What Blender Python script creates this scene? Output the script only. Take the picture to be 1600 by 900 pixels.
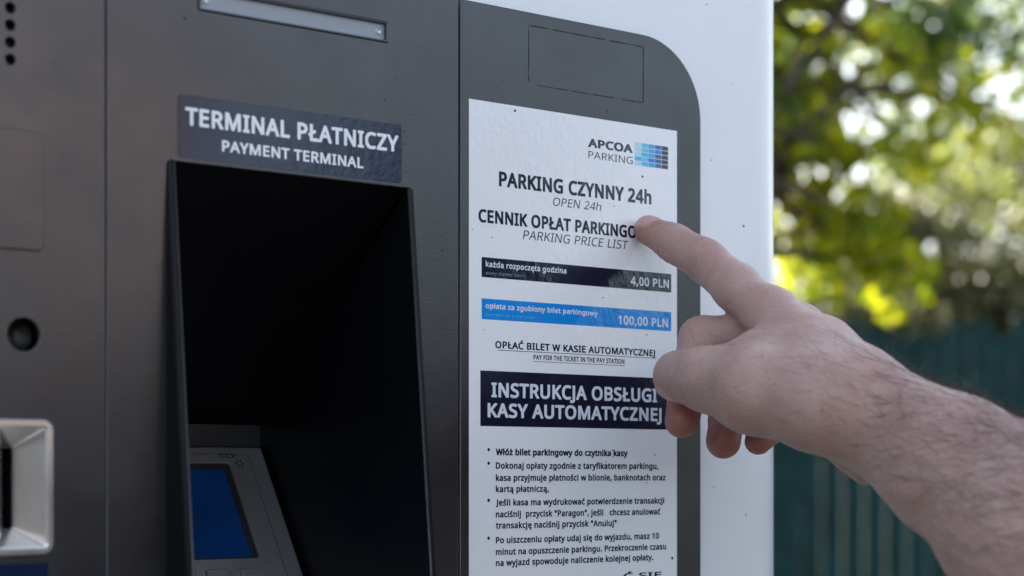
import bpy, bmesh, math, random
import numpy as np
from mathutils import Vector, Matrix
R = math.radians
for o in list(bpy.data.objects): bpy.data.objects.remove(o)
SC = bpy.context.scene
COL = SC.collection

# ------------------------------------------------------------------ camera, sky, sun, exposure
cam = bpy.data.cameras.new('camera')
cam.sensor_width = 36.0
cam.lens = 60.75
cam.shift_y = 290 / 1600
cam.clip_start = 0.02
cam.clip_end = 2000
cam.dof.use_dof = True
cam.dof.focus_distance = 0.768
cam.dof.aperture_fstop = 6.8
cam.dof.aperture_blades = 9
cam_ob = bpy.data.objects.new('camera', cam)
cam_ob.location = (0, -0.611, 1.35)
cam_ob.rotation_euler = (R(90), 0, -math.atan2(0.5905, 0.8071))
COL.objects.link(cam_ob)
SC.camera = cam_ob

SUN_EL, SUN_AZ = 30.0, 4.0          # azimuth clockwise from +Y: the sun stands behind the machine
world = bpy.data.worlds.new('World'); SC.world = world; world.use_nodes = True
wn = world.node_tree
sky = wn.nodes.new('ShaderNodeTexSky'); sky.sky_type = 'NISHITA'; sky.sun_disc = False
sky.sun_elevation = R(SUN_EL); sky.sun_rotation = R(SUN_AZ)
sky.air_density = 1.0; sky.dust_density = 3.0; sky.ozone_density = 1.0
bgn = wn.nodes['Background']; bgn.inputs['Strength'].default_value = 0.13
whs = wn.nodes.new('ShaderNodeHueSaturation'); whs.inputs['Saturation'].default_value = 0.66      # thin high haze pales the blue
wn.links.new(sky.outputs[0], whs.inputs['Color']); wn.links.new(whs.outputs[0], bgn.inputs['Color'])
sl = bpy.data.lights.new('sun', 'SUN'); sl.energy = 4.8; sl.angle = R(0.5); sl.color = (1.0, 0.93, 0.82)
so = bpy.data.objects.new('sun', sl); COL.objects.link(so)
sd = Vector((math.sin(R(SUN_AZ)) * math.cos(R(SUN_EL)), math.cos(R(SUN_AZ)) * math.cos(R(SUN_EL)), math.sin(R(SUN_EL))))
so.rotation_euler = (-sd).to_track_quat('-Z', 'Y').to_euler(); so.location = sd * 30
vs = SC.view_settings
vs.view_transform = 'Standard'; vs.look = 'None'; vs.gamma = 1.0; vs.use_curve_mapping = False
vs.exposure = 2.0
SC.render.engine = 'CYCLES'
SC.cycles.use_denoising = True
SC.cycles.max_bounces = 10
SC.cycles.transparent_max_bounces = 8

# ------------------------------------------------------------------ materials
def nmat(name):
    m = bpy.data.materials.new(name); m.use_nodes = True
    return m, m.node_tree, m.node_tree.nodes['Principled BSDF']

def noise(nt, scale, detail=3.0, rough=0.5, coord='Object', vec_scale=None):
    tc = nt.nodes.new('ShaderNodeTexCoord')
    n = nt.nodes.new('ShaderNodeTexNoise'); n.inputs['Scale'].default_value = scale
    n.inputs['Detail'].default_value = detail; n.inputs['Roughness'].default_value = rough
    if vec_scale:
        mp = nt.nodes.new('ShaderNodeMapping'); mp.inputs['Scale'].default_value = vec_scale
        nt.links.new(tc.outputs[coord], mp.inputs['Vector']); nt.links.new(mp.outputs[0], n.inputs['Vector'])
    else:
        nt.links.new(tc.outputs[coord], n.inputs['Vector'])
    return n

def ramp(nt, src, stops):
    r = nt.nodes.new('ShaderNodeValToRGB')
    e = r.color_ramp.elements
    while len(e) < len(stops): e.new(0.5)
    for k, (p, c) in enumerate(stops):
        e[k].position = p; e[k].color = (c[0], c[1], c[2], 1) if not isinstance(c, float) else (c, c, c, 1)
    nt.links.new(src, r.inputs['Fac'])
    return r

def bump(nt, src, dist, strength=1.0, prev=None):
    b = nt.nodes.new('ShaderNodeBump'); b.inputs['Distance'].default_value = dist; b.inputs['Strength'].default_value = strength
    nt.links.new(src, b.inputs['Height'])
    if prev: nt.links.new(prev.outputs[0], b.inputs['Normal'])
    return b

def paint(name, col, rough=0.4, var=0.12, peel=0.0, peel_scale=700, metal=0.0, coat=0.0, spec=0.5, dust=0.0):
    m, nt, p = nmat(name)
    p.inputs['Roughness'].default_value = rough; p.inputs['Metallic'].default_value = metal
    p.inputs['Coat Weight'].default_value = coat; p.inputs['Coat Roughness'].default_value = 0.08
    p.inputs['Specular IOR Level'].default_value = spec
    n = noise(nt, 9.0, 5.0, 0.6)
    lo = [c * (1 - var) for c in col]; hi = [min(1, c * (1 + var) + dust) for c in col]
    r = ramp(nt, n.outputs['Fac'], [(0.3, lo), (0.7, hi)])
    nt.links.new(r.outputs[0], p.inputs['Base Color'])
    n2 = noise(nt, 30.0, 4.0, 0.65)
    rr = ramp(nt, n2.outputs['Fac'], [(0.3, max(0.03, rough - 0.05)), (0.75, min(1.0, rough + 0.08))])
    nt.links.new(rr.outputs[0], p.inputs['Roughness'])
    if peel:
        b = bump(nt, noise(nt, peel_scale, 2.0, 0.5).outputs['Fac'], peel)
        nt.links.new(b.outputs[0], p.inputs['Normal'])
        nt.links.new(b.outputs[0], p.inputs['Coat Normal'])
    return m

def laminate(name, col, rough=0.12, peel=0.0001):
    """Printed foil under a clear film with the uneven surface of such films."""
    m, nt, p = nmat(name)
    p.inputs['Base Color'].default_value = (*col, 1)
    p.inputs['Roughness'].default_value = rough
    n1 = noise(nt, 330.0, 3.0, 0.55)
    n2 = noise(nt, 90.0, 2.0, 0.5, vec_scale=(1, 1, 0.6))
    b = bump(nt, n1.outputs['Fac'], peel)
    b2 = bump(nt, n2.outputs['Fac'], peel * 1.6, prev=b)
    nt.links.new(b2.outputs[0], p.inputs['Normal'])
    return m

def foliage(name, c0, c1, trans=0.5, rough=0.38):
    m, nt, p = nmat(name)
    out = nt.nodes['Material Output']
    gi = nt.nodes.new('ShaderNodeNewGeometry')
    r = ramp(nt, gi.outputs['Random Per Island'], [(0.0, c0), (0.55, [(a + b) / 2 for a, b in zip(c0, c1)]), (1.0, c1)])
    nt.links.new(r.outputs[0], p.inputs['Base Color'])
    p.inputs['Roughness'].default_value = rough
    tr = nt.nodes.new('ShaderNodeBsdfTranslucent')
    hs = nt.nodes.new('ShaderNodeHueSaturation'); hs.inputs['Value'].default_value = 4.0; hs.inputs['Saturation'].default_value = 1.0
    nt.links.new(r.outputs[0], hs.inputs['Color']); nt.links.new(hs.outputs[0], tr.inputs['Color'])
    mx = nt.nodes.new('ShaderNodeMixShader'); mx.inputs[0].default_value = trans
    nt.links.new(p.outputs[0], mx.inputs[1]); nt.links.new(tr.outputs[0], mx.inputs[2])
    nt.links.new(mx.outputs[0], out.inputs['Surface'])
    return m

M = {}
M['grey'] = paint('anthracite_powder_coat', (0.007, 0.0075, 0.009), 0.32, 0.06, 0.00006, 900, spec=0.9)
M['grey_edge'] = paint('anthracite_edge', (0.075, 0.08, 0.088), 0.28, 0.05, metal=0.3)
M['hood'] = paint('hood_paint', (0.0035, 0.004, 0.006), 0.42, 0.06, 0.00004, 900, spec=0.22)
M['white'] = paint('white_enamel', (0.82, 0.825, 0.835), 0.3, 0.015, coat=0.4)
for _l in list(M['white'].node_tree.links):
    if _l.to_socket.name == 'Roughness': M['white'].node_tree.links.remove(_l)
M['black'] = paint('black_plastic', (0.012, 0.012, 0.013), 0.45, 0.1)
M['silver'] = paint('satin_silver', (0.85, 0.82, 0.77), 0.2, 0.06, metal=0.88)
M['steel'] = paint('brushed_steel', (0.36, 0.34, 0.325), 0.34, 0.08, metal=0.75)
M['speck'] = paint('dried_dirt', (0.035, 0.026, 0.022), 0.8, 0.3)
M['rust'] = paint('brown_stain', (0.10, 0.05, 0.03), 0.8, 0.3)
M['foil_white'] = laminate('foil_white', (0.86, 0.865, 0.87))
M['foil_navy'] = laminate('foil_navy', (0.012, 0.021, 0.055))
M['foil_black'] = laminate('foil_black', (0.005, 0.009, 0.028))
M['foil_text'] = laminate('foil_text', (0.014, 0.017, 0.034))
M['foil_blue'] = laminate('foil_blue', (0.0, 0.25, 0.70))
M['foil_pale'] = laminate('foil_pale', (0.70, 0.74, 0.80))
M['foil_dim'] = laminate('foil_dim', (0.30, 0.31, 0.35))
M['foil_dimblue'] = laminate('foil_dimblue', (0.10, 0.46, 0.82))
M['sign_navy'] = laminate('sign_navy', (0.007, 0.015, 0.046), 0.18, 0.00009)
M['sign_white'] = laminate('sign_white', (0.84, 0.86, 0.88), 0.18, 0.00009)
M['lens'] = paint('frosted_lens', (0.30, 0.33, 0.36), 0.3, 0.08)
M['lens_rim'] = paint('lens_rim', (0.05, 0.055, 0.07), 0.25, 0.05)
M['screen'], _nt, _p = nmat('terminal_screen')
_p.inputs['Base Color'].default_value = (0.004, 0.012, 0.05, 1); _p.inputs['Roughness'].default_value = 0.15
_r = ramp(_nt, noise(_nt, 22.0, 1.0).outputs['Fac'], [(0.35, (0.0, 0.06, 0.27)), (0.65, (0.0, 0.105, 0.45))]); _nt.links.new(_r.outputs[0], _p.inputs['Emission Color'])
_p.inputs['Coat Weight'].default_value = 0.3; _p.inputs['Emission Strength'].default_value = 0.024
M['print'] = paint('dark_print', (0.015, 0.015, 0.015), 0.5, 0.1)

# ------------------------------------------------------------------ object helpers
def tag(o, label=None, cat=None, group=None, kind=None):
    if label: o['label'] = label
    if cat: o['category'] = cat
    if group: o['group'] = group
    if kind: o['kind'] = kind
    return o

def link(name, me, mats, parent=None, smooth=False):
    o = bpy.data.objects.new(name, me); COL.objects.link(o)
    for m in (mats if isinstance(mats, (list, tuple)) else [mats]): me.materials.append(m)
    if smooth: me.polygons.foreach_set('use_smooth', [True] * len(me.polygons))
    if parent: o.parent = parent
    return o

def arrays_mesh(name, v, f, mi=None):
    me = bpy.data.meshes.new(name)
    me.from_pydata([tuple(map(float, p)) for p in v], [], [tuple(map(int, q)) for q in f]); me.update()
    if mi is not None: me.polygons.foreach_set('material_index', mi)
    return me

def empty(name, loc=(0, 0, 0)):
    o = bpy.data.objects.new(name, None); o.location = loc; COL.objects.link(o); return o

def from_object(ob):
    dg = bpy.context.evaluated_depsgraph_get()
    me = bpy.data.meshes.new_from_object(ob.evaluated_get(dg))
    return me

def rrect(x0, z0, x1, z1, r, seg=8, corners=(1, 1, 1, 1)):
    """Rounded rectangle in the panel plane, corner order: bottom-left, bottom-right, top-right, top-left."""
    pts = []
    cs = [(x0 + r, z0 + r, 180), (x1 - r, z0 + r, 270), (x1 - r, z1 - r, 0), (x0 + r, z1 - r, 90)]
    raw = [(x0, z0), (x1, z0), (x1, z1), (x0, z1)]
    for k, (cx, cz, a0) in enumerate(cs):
        if not corners[k]: pts.append(raw[k]); continue
        for i in range(seg + 1):
            a = R(a0 + 90 * i / seg); pts.append((cx + r * math.cos(a), cz + r * math.sin(a)))
    return pts

def circ(cx, cz, r, n=24):
    return [(cx + r * math.cos(2 * math.pi * i / n), cz + r * math.sin(2 * math.pi * i / n)) for i in range(n)]

def plate_mesh(loops, y_front, thick, bevel=0.0):
    """A flat sheet (with holes) parallel to the panel: front face at y_front, going back by thick."""
    c = bpy.data.curves.new('plate', 'CURVE'); c.dimensions = '2D'; c.fill_mode = 'BOTH'
    c.extrude = thick / 2 - bevel; c.bevel_depth = bevel; c.bevel_resolution = 2
    if bevel: c.offset = -bevel
    for lp in loops:
        s = c.splines.new('POLY'); s.points.add(len(lp) - 1); s.use_cyclic_u = True
        for p, (x, z) in zip(s.points, lp): p.co = (x, z, 0, 1)
    o = bpy.data.objects.new('plate', c); COL.objects.link(o)
    me = from_object(o); bpy.data.objects.remove(o); bpy.data.curves.remove(c)
    yc = y_front + thick / 2
    me.transform(Matrix(((1, 0, 0, 0), (0, 0, -1, yc), (0, 1, 0, 0), (0, 0, 0, 1))))
    me.update()
    return me

def plate(name, loops, y_front, thick, mat, parent=None, bevel=0.0):
    return link(name, plate_mesh(loops, y_front, thick, bevel), mat, parent)

class MB:
    def __init__(s): s.v = []; s.f = []; s.m = []
    def quad(s, a, b, c, d, m=0):
        k = len(s.v); s.v += [a, b, c, d]; s.f.append((k, k + 1, k + 2, k + 3)); s.m.append(m)
    def poly(s, pts, m=0):
        k = len(s.v); s.v += pts; s.f.append(tuple(range(k, k + len(pts)))); s.m.append(m)
    def box(s, x0, y0, z0, x1, y1, z1, m=0):
        k = len(s.v)
        s.v += [(x0, y0, z0), (x1, y0, z0), (x1, y1, z0), (x0, y1, z0), (x0, y0, z1), (x1, y0, z1), (x1, y1, z1), (x0, y1, z1)]
        for q in ((0, 3, 2, 1), (4, 5, 6, 7), (0, 1, 5, 4), (1, 2, 6, 5), (2, 3, 7, 6), (3, 0, 4, 7)):
            s.f.append(tuple(k + i for i in q)); s.m.append(m)
    def tube(s, pts, rad, n=8, m=0):
        pts = [Vector(p) for p in pts]; k0 = len(s.v)
        for i, p in enumerate(pts):
            d = (pts[min(i + 1, len(pts) - 1)] - pts[max(i - 1, 0)]).normalized()
            a = d.cross(Vector((0.3, 0.2, 0.93))).normalized(); b = d.cross(a)
            r = rad[i] if isinstance(rad, (list, tuple)) else rad
            for j in range(n):
                t = 2 * math.pi * j / n; q = p + a * math.cos(t) * r + b * math.sin(t) * r; s.v.append(tuple(q))
        for i in range(len(pts) - 1):
            for j in range(n):
                s.f.append((k0 + i * n + j, k0 + i * n + (j + 1) % n, k0 + (i + 1) * n + (j + 1) % n, k0 + (i + 1) * n + j)); s.m.append(m)
        s.f.append(tuple(k0 + j for j in range(n))); s.m.append(m)
        s.f.append(tuple(k0 + (len(pts) - 1) * n + j for j in reversed(range(n)))); s.m.append(m)
    def build(s, name, mats, parent=None, smooth=False, bevel=0.0):
        me = arrays_mesh(name, s.v, s.f, s.m)
        if bevel:
            bm = bmesh.new(); bm.from_mesh(me)
            bmesh.ops.recalc_face_normals(bm, faces=bm.faces)
            bmesh.ops.bevel(bm, geom=[e for e in bm.edges if e.is_manifold and e.calc_face_angle(0) > 0.5], offset=bevel, segments=2, affect='EDGES')
            bm.to_mesh(me); bm.free()
        return link(name, me, mats, parent, smooth)

# ------------------------------------------------------------------ lettering (outlines in 1/400 em: advance|contour|contour ...)
GLYPHS = '''"131|27,146 44,146 45,147 51,226 50,229 22,229 21,228|86,146 103,146 104,147 110,226 109,229 81,229 80,228
,86|13,-41 33,-41 34,-40 45,-14 58,21 62,34 59,37 29,37 24,9
.86|41,-4 50,-3 57,1 61,7 63,16 61,27 57,34 50,38 44,39 35,38 29,34 25,27 23,17 25,7 29,2 35,-3
0183|89,-3 110,-1 127,5 139,14 150,28 158,45 164,65 166,79 168,112 167,139 164,160 158,180 149,202 134,219 129,222 115,229 91,233 67,229 48,219 33,202 24,180 20,163 16,119 17,89 19,70 24,51 34,28 49,11 67,1|89,21 79,23 74,24 64,32 55,44 49,62 46,81 44,94 44,136 49,165 55,185 64,197 74,205 91,209 107,206 118,199 128,184 134,168 137,149 139,136 139,94 134,61 128,45 126,41 118,31 107,23
1183|86,0 113,0 114,1 114,228 113,229 90,229 29,181 43,162 69,183 88,199 86,178
2183|15,0 167,0 167,25 166,26 52,26 51,27 106,82 129,106 142,124 150,139 155,151 156,159 157,172 154,191 149,204 141,214 125,225 108,230 90,232 63,229 47,224 38,219 19,205 33,186 47,196 73,207 89,208 104,206 116,198 126,186 129,169 127,155 123,141 115,128 105,115 15,23
4183|116,0 144,0 144,52 176,52 177,53 177,77 145,77 144,78 144,229 143,230 116,230 115,229 7,76 7,53 8,52 116,52|35,77 102,173 117,199 118,200 118,187 116,152 116,77
A205|1,0 29,1 56,70 57,71 147,71 175,1 204,0 115,230 90,230 89,229|67,97 67,100 92,167 102,199 114,163 138,97
B209|31,0 114,0 135,2 154,8 168,16 182,30 189,46 191,64 189,81 184,93 177,102 166,112 156,116 141,120 140,121 141,122 153,125 165,132 179,148 182,160 183,173 181,191 174,205 162,216 144,223 123,228 102,229 31,229|61,24 60,25 60,107 108,107 123,106 137,102 147,97 155,89 159,79 160,66 157,50 148,36 133,28 129,27 107,24|61,132 60,133 60,204 100,204 123,202 139,196 150,185 154,168 151,153 142,141 127,134 123,134 104,132
C203|120,-3 143,-3 151,-2 170,2 183,6 184,7 184,30 181,30 148,24 128,22 105,25 84,34 69,48 59,65 54,80 51,102 50,119 51,135 55,153 63,171 71,181 76,187 83,193 96,201 115,205 128,207 140,206 157,203 181,195 193,219 164,229 133,232 104,230 82,224 64,213 48,199 36,182 27,161 20,132 21,91 25,71 31,52 40,36 54,21 69,10 83,3 102,-2
D234|31,0 112,0 119,1 139,6 158,13 176,23 188,35 200,52 208,72 213,92 215,119 212,145 208,160 201,179 191,193 184,199 177,206 162,216 143,223 124,228 106,229 31,229|61,25 60,26 60,204 100,204 119,202 145,195 162,182 174,166 180,150 183,136 184,120 182,92 182,88 174,65 160,47 142,35 120,27 116,27 93,25
E178|31,0 159,0 159,24 158,25 61,25 60,26 60,107 152,107 153,108 153,131 152,132 60,132 60,203 61,204 158,204 159,205 159,229 31,229
F166|31,0 59,0 60,1 60,97 152,97 153,98 153,122 152,123 60,123 60,204 158,204 159,205 159,229 31,229
G234|124,-3 146,-2 173,0 192,3 210,9 210,120 209,121 131,121 131,95 181,95 181,28 180,27 162,23 141,22 117,23 100,27 86,34 70,49 59,66 54,83 51,102 51,128 54,147 60,164 72,181 90,196 104,202 119,206 134,207 148,206 167,203 196,195 207,219 175,229 142,232 114,231 94,226 74,218 59,207 43,192 34,177 27,160 21,137 20,119 21,98 25,73 32,53 42,36 55,21 71,10 87,3 106,-2
H238|31,0 59,0 60,1 60,106 61,107 177,107 177,1 178,0 206,0 206,229 178,229 177,228 177,133 176,132 60,132 60,228 59,229 31,229
I109|13,0 95,0 96,1 96,17 70,23 69,24 69,205 70,206 96,212 96,228 95,229 14,229 13,228 13,212 39,206 40,205 40,24 39,23 13,17
J88|-4,-61 16,-59 30,-54 42,-45 51,-33 57,-17 58,0 58,228 57,229 31,229 30,228 30,0 28,-12 25,-20 21,-27 18,-29 8,-34 -1,-36 -14,-35 -25,-32 -25,-57 -15,-60
K199|31,0 59,0 60,1 60,88 83,109 165,1 198,0 104,129 194,229 161,228 61,117 60,118 60,228 59,229 31,229
L168|31,0 159,0 160,1 160,25 159,26 61,26 60,27 60,228 59,229 32,229 31,228
M291|31,0 57,0 58,1 58,144 57,185 55,200 56,201 59,196 132,1 133,0 156,1 232,199 234,200 231,145 231,1 232,0 260,0 260,229 218,229 217,228 146,42 145,41 144,42 142,46 74,228 73,229 31,229
N244|31,0 57,0 58,1 58,133 55,187 56,190 179,1 180,0 213,0 213,229 187,229 186,228 186,73 188,42 187,39 64,228 63,229 31,229
O251|122,-3 150,-1 171,5 189,15 204,30 216,46 224,68 228,85 231,112 230,139 226,157 219,176 209,194 196,208 183,218 168,225 147,231 127,233 103,231 83,226 66,218 50,204 40,193 31,177 25,159 21,138 20,119 20,97 22,82 25,72 34,46 46,30 60,16 79,5 100,-1|123,22 102,25 84,33 68,48 58,65 55,77 51,95 50,118 51,134 54,151 58,164 68,183 83,196 100,203 127,207 149,204 167,196 183,182 192,164 198,142 200,117 200,96 197,79 191,64 182,47 169,34 149,25
P194|31,0 59,0 60,1 60,89 88,89 106,91 129,95 145,102 155,109 160,113 168,124 173,135 177,148 178,163 175,181 168,199 156,211 141,221 119,227 95,229 31,229|61,114 60,115 60,204 91,204 116,202 134,193 144,180 148,161 146,145 141,133 130,124 119,119 104,115 87,114
R200|31,0 59,0 60,1 60,94 61,95 106,95 161,1 194,0 132,103 154,114 164,124 171,133 174,141 176,150 178,163 175,182 169,200 157,213 142,222 120,227 97,229 31,229|61,119 60,120 60,204 96,204 115,202 125,199 134,194 142,187 146,174 148,162 145,144 135,130 115,122 95,119
S176|73,-3 81,-3 103,-1 123,4 139,14 150,25 159,42 161,60 159,78 154,91 147,100 133,111 117,120 99,127 69,140 53,154 48,173 53,190 57,195 60,198 67,203 79,206 90,207 107,206 122,203 147,195 155,216 155,219 144,224 127,229 112,231 90,232 72,230 54,225 40,217 30,206 22,189 19,175 20,161 23,150 28,140 33,133 42,124 52,118 79,106 96,99 111,92 123,82 127,78 131,69 132,57 130,46 126,39 120,33 108,26 96,23 84,22 62,23 44,26 16,34 16,9 17,8 38,1 54,-2
T178|75,0 103,0 104,1 104,203 105,204 174,204 175,205 175,228 174,229 4,229 3,228 3,205 4,204 74,204 75,203
U234|113,-3 135,-2 151,2 165,8 184,21 196,39 203,58 205,79 205,228 204,229 178,229 177,228 177,80 175,65 171,50 163,39 152,29 137,24 119,22 91,26 73,37 61,56 58,80 58,228 57,229 30,229 29,228 29,79 31,62 32,55 39,37 49,23 52,19 68,7 90,-1
V192|82,0 110,0 111,1 189,221 191,229 163,229 162,228 114,92 96,34 93,49 82,81 30,228 29,229 1,229
W298|64,0 93,0 94,1 137,148 148,193 159,149 204,1 205,0 233,0 294,229 265,229 264,228 224,69 217,37 213,60 205,91 163,229 134,229 133,228 85,63 81,37 70,88 34,228 33,229 4,229
Y182|76,0 104,0 105,1 105,89 181,229 150,228 91,117 31,228 1,229 76,88
Z183|12,0 171,0 171,25 170,26 49,26 48,27 168,207 168,229 16,229 16,204 17,203 131,203 132,202 12,22
a180|66,-3 83,-2 94,0 102,3 112,10 127,24 128,23 133,0 153,0 154,1 154,117 150,141 139,160 127,169 109,173 93,175 81,174 49,167 34,160 42,139 66,148 78,151 92,152 106,150 116,144 123,133 124,129 126,115 126,104 96,103 75,100 52,95 36,87 20,71 15,47 17,32 22,19 31,9 41,2 54,-2|72,20 63,21 54,26 46,35 44,47 47,60 47,62 55,71 57,73 74,80 100,83 126,84 126,68 122,47 112,33 95,23
b197|106,-3 129,-1 146,7 160,20 171,37 177,58 180,82 177,110 172,132 160,152 146,165 129,172 117,174 108,175 90,173 76,167 65,159 54,149 55,243 54,244 28,244 27,243 27,1 28,0 47,0 53,21 54,22 65,12 77,4 90,-1|104,20 81,24 66,38 60,52 55,85 57,108 60,121 66,135 76,145 88,150 101,151 125,147 139,135 145,122 149,107 150,90 149,67 145,51 139,38 125,24
c154|94,-3 110,-3 116,-2 127,1 139,6 140,7 140,30 119,24 98,21 81,23 69,29 59,38 52,50 48,66 47,89 48,105 52,121 59,133 69,143 82,149 99,150 117,148 135,143 143,165 142,166 123,172 100,175 76,173 67,170 57,166 40,153 28,137 23,124 19,106 18,89 19,65 22,49 28,35 40,19 57,6 75,-1
d197|86,-3 102,-2 112,0 119,3 130,11 142,23 143,21 147,0 169,0 170,1 170,243 169,244 143,244 142,243 142,173 144,150 142,151 129,163 112,172 91,175 72,173 66,172 50,164 37,152 26,134 20,113 18,84 20,59 26,36 37,20 51,7 68,-1|92,20 73,24 58,38 52,50 48,65 47,82 48,104 52,119 58,133 72,147 92,152 116,147 132,135 137,120 141,105 142,89 142,79 139,54 131,36 116,24
e181|97,-3 117,-3 143,3 156,8 157,9 157,32 129,24 113,22 101,21 79,25 62,36 52,54 47,81 164,81 165,99 162,119 156,137 146,153 131,166 114,173 93,175 69,171 54,164 38,150 27,133 22,119 19,104 18,82 19,66 23,49 28,36 40,20 58,7 77,-1|48,103 52,124 61,139 75,149 92,152 106,150 118,145 124,139 131,129 134,117 135,105 134,103
f110|35,0 62,0 63,1 63,149 64,150 105,150 106,151 106,172 63,172 63,184 66,203 70,213 79,220 94,222 105,221 117,217 124,239 123,240 110,244 88,245 74,244 61,239 50,230 42,219 37,203 35,173 5,162 6,150 34,150 35,149
g197|88,-77 117,-75 136,-69 152,-56 162,-44 165,-35 168,-25 170,-5 170,171 169,172 148,172 144,151 143,149 130,161 119,169 105,174 87,175 68,172 51,164 39,153 34,148 26,132 20,111 19,95 18,84 20,60 26,38 36,21 39,18 51,7 68,-1 92,-3 105,-2 119,3 131,11 140,21 142,23 143,22 142,-6 139,-25 129,-40 115,-49 95,-54 76,-53 45,-46 31,-41 31,-65 32,-66 44,-71 59,-74|92,20 73,24 59,38 52,50 48,66 47,89 48,105 52,120 59,134 70,145 81,149 95,151 108,150 121,145 129,137 132,133 137,123 141,107 142,65 140,52 136,43 132,35 128,32 124,28 114,23
h198|27,0 54,0 55,1 55,90 60,121 65,133 75,143 79,145 89,150 103,151 123,149 135,141 142,128 144,111 144,1 145,0 171,0 172,1 172,113 170,132 165,148 155,160 144,168 129,173 110,175 90,172 78,168 69,162 61,155 56,149 54,148 55,243 54,244 28,244 27,243
i83|27,0 54,0 55,1 55,171 54,172 28,172 27,171|41,200 47,202 53,205 57,211 58,217 57,227 54,230 48,235 42,236 35,235 30,232 26,227 25,219 26,211 30,206 35,202
j83|4,-77 22,-75 35,-71 45,-62 50,-52 54,-41 55,-29 55,171 54,172 28,172 27,171 27,-29 26,-40 21,-48 12,-52 2,-54 -8,-53 -17,-50 -18,-51 -18,-73 -7,-76|41,200 47,202 53,205 57,211 58,217 57,227 54,230 48,235 42,236 35,235 30,232 26,227 25,219 26,211 30,206 35,202
k171|27,0 55,0 55,62 75,80 134,1 167,0 94,98 163,172 131,171 77,115 57,92 54,89 55,101 55,243 54,244 28,244 27,243
l83|27,0 54,0 55,1 55,243 54,244 28,244 27,243
m300|27,0 54,0 55,1 55,90 57,108 60,123 66,135 75,144 86,150 99,151 112,150 121,147 129,140 133,133 136,124 137,113 137,0 164,0 165,1 165,97 167,119 174,136 190,148 211,151 227,149 238,141 244,128 246,112 246,1 247,0 274,0 274,113 272,132 268,148 260,160 242,170 217,175 200,173 184,168 172,159 160,146 158,147 151,158 140,168 125,173 104,175 93,173 78,169 65,159 55,149 54,151 50,172 27,172
n198|27,0 54,0 55,1 55,90 58,116 66,134 82,147 106,151 123,149 135,141 142,128 144,111 144,1 145,0 172,0 172,116 171,132 165,148 156,160 144,169 132,172 112,175 103,174 89,172 79,169 63,158 57,150 55,149 54,151 50,172 27,172
o194|93,-3 114,-2 130,3 144,10 155,21 164,33 171,48 175,66 177,85 176,104 172,121 167,135 155,151 139,165 131,168 120,173 100,175 72,172 55,165 39,151 27,134 21,113 18,89 19,66 23,51 31,33 40,21 52,10 65,3 80,-2|95,20 81,22 71,27 59,39 52,51 48,67 47,89 48,105 52,120 59,134 74,147 98,151 113,149 125,144 135,134 142,120 146,105 148,85 146,67 142,52 134,37 125,28 117,24 110,22
p197|27,-77 54,-77 55,-76 54,22 56,21 69,8 85,0 107,-3 126,-1 129,-1 146,7 157,17 161,20 171,38 177,56 179,67 180,83 177,114 172,133 163,149 157,155 146,165 129,173 107,175 85,172 68,162 55,149 54,151 50,172 28,172 27,171|103,20 88,22 78,27 66,38 60,52 55,85 57,110 61,125 67,136 76,145 80,147 88,150 101,151 125,147 139,134 145,120 149,105 150,90 149,68 145,52 139,39 129,29 119,22
r132|27,0 54,0 55,1 55,94 56,104 64,125 74,136 87,145 96,148 104,149 115,149 124,147 127,169 127,173 119,175 105,175 96,174 87,170 76,165 71,161 62,151 55,140 54,143 50,172 27,172
s154|67,-3 91,-2 107,3 122,11 131,20 137,32 139,46 138,60 133,70 127,77 123,81 113,87 62,110 49,117 44,125 43,130 46,139 52,146 56,148 64,151 77,152 101,149 126,141 135,161 136,163 135,164 111,172 97,174 84,175 63,174 47,170 35,163 21,149 16,130 18,117 23,106 32,98 41,91 96,67 105,60 111,51 112,44 110,35 101,26 90,21 75,20 56,21 43,24 17,32 17,9 18,8 27,3 40,0
t116|77,-3 96,-2 109,2 109,22 108,23 87,20 74,22 65,27 60,37 58,51 58,149 59,150 106,150 107,151 107,171 106,172 58,172 58,210 42,211 30,175 6,164 5,151 30,149 30,47 31,32 37,19 46,8 55,1 67,-2
u198|84,-3 99,-3 119,3 129,9 143,23 144,21 148,0 171,0 171,172 144,172 143,171 142,69 138,50 133,38 121,27 109,22 93,20 75,23 65,29 63,31 56,43 54,60 54,171 53,172 25,172 25,58 27,40 32,25 40,13 53,3 69,-2
v163|65,0 97,0 98,1 162,169 162,172 134,172 133,171 98,76 82,25 79,31 65,76 30,171 29,172 1,172
w252|51,0 82,0 83,1 118,109 125,143 126,142 138,96 168,1 169,0 201,0 249,172 221,172 220,171 197,84 184,30 183,31 176,61 142,171 141,172 111,172 77,63 69,29 68,31 61,61 33,171 32,172 4,172
y164|24,-77 42,-75 55,-70 65,-63 70,-58 75,-52 83,-39 163,169 163,172 134,172 133,171 98,73 83,27 82,29 79,43 68,73 30,171 29,172 1,172 70,-1 57,-31 52,-40 47,-45 39,-50 29,-53 21,-54 4,-52 4,-74 13,-76
z151|13,0 138,0 138,21 137,22 47,22 46,23 136,151 136,172 18,172 18,151 19,150 103,150 104,149 13,19
ó194|93,-3 114,-2 130,3 144,10 155,21 164,33 171,48 175,66 177,85 176,104 172,121 167,135 155,151 139,165 131,168 120,173 100,175 72,172 55,165 39,151 27,134 21,113 18,89 19,66 23,51 31,33 40,21 52,10 65,3 80,-2|95,20 81,22 71,27 59,39 52,51 48,67 47,89 48,105 52,120 59,134 74,147 98,151 113,149 125,144 135,134 142,120 146,105 148,85 146,67 142,52 134,37 125,28 117,24 110,22|80,194 100,195 123,217 144,242 145,246 111,246 94,217 80,198
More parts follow.
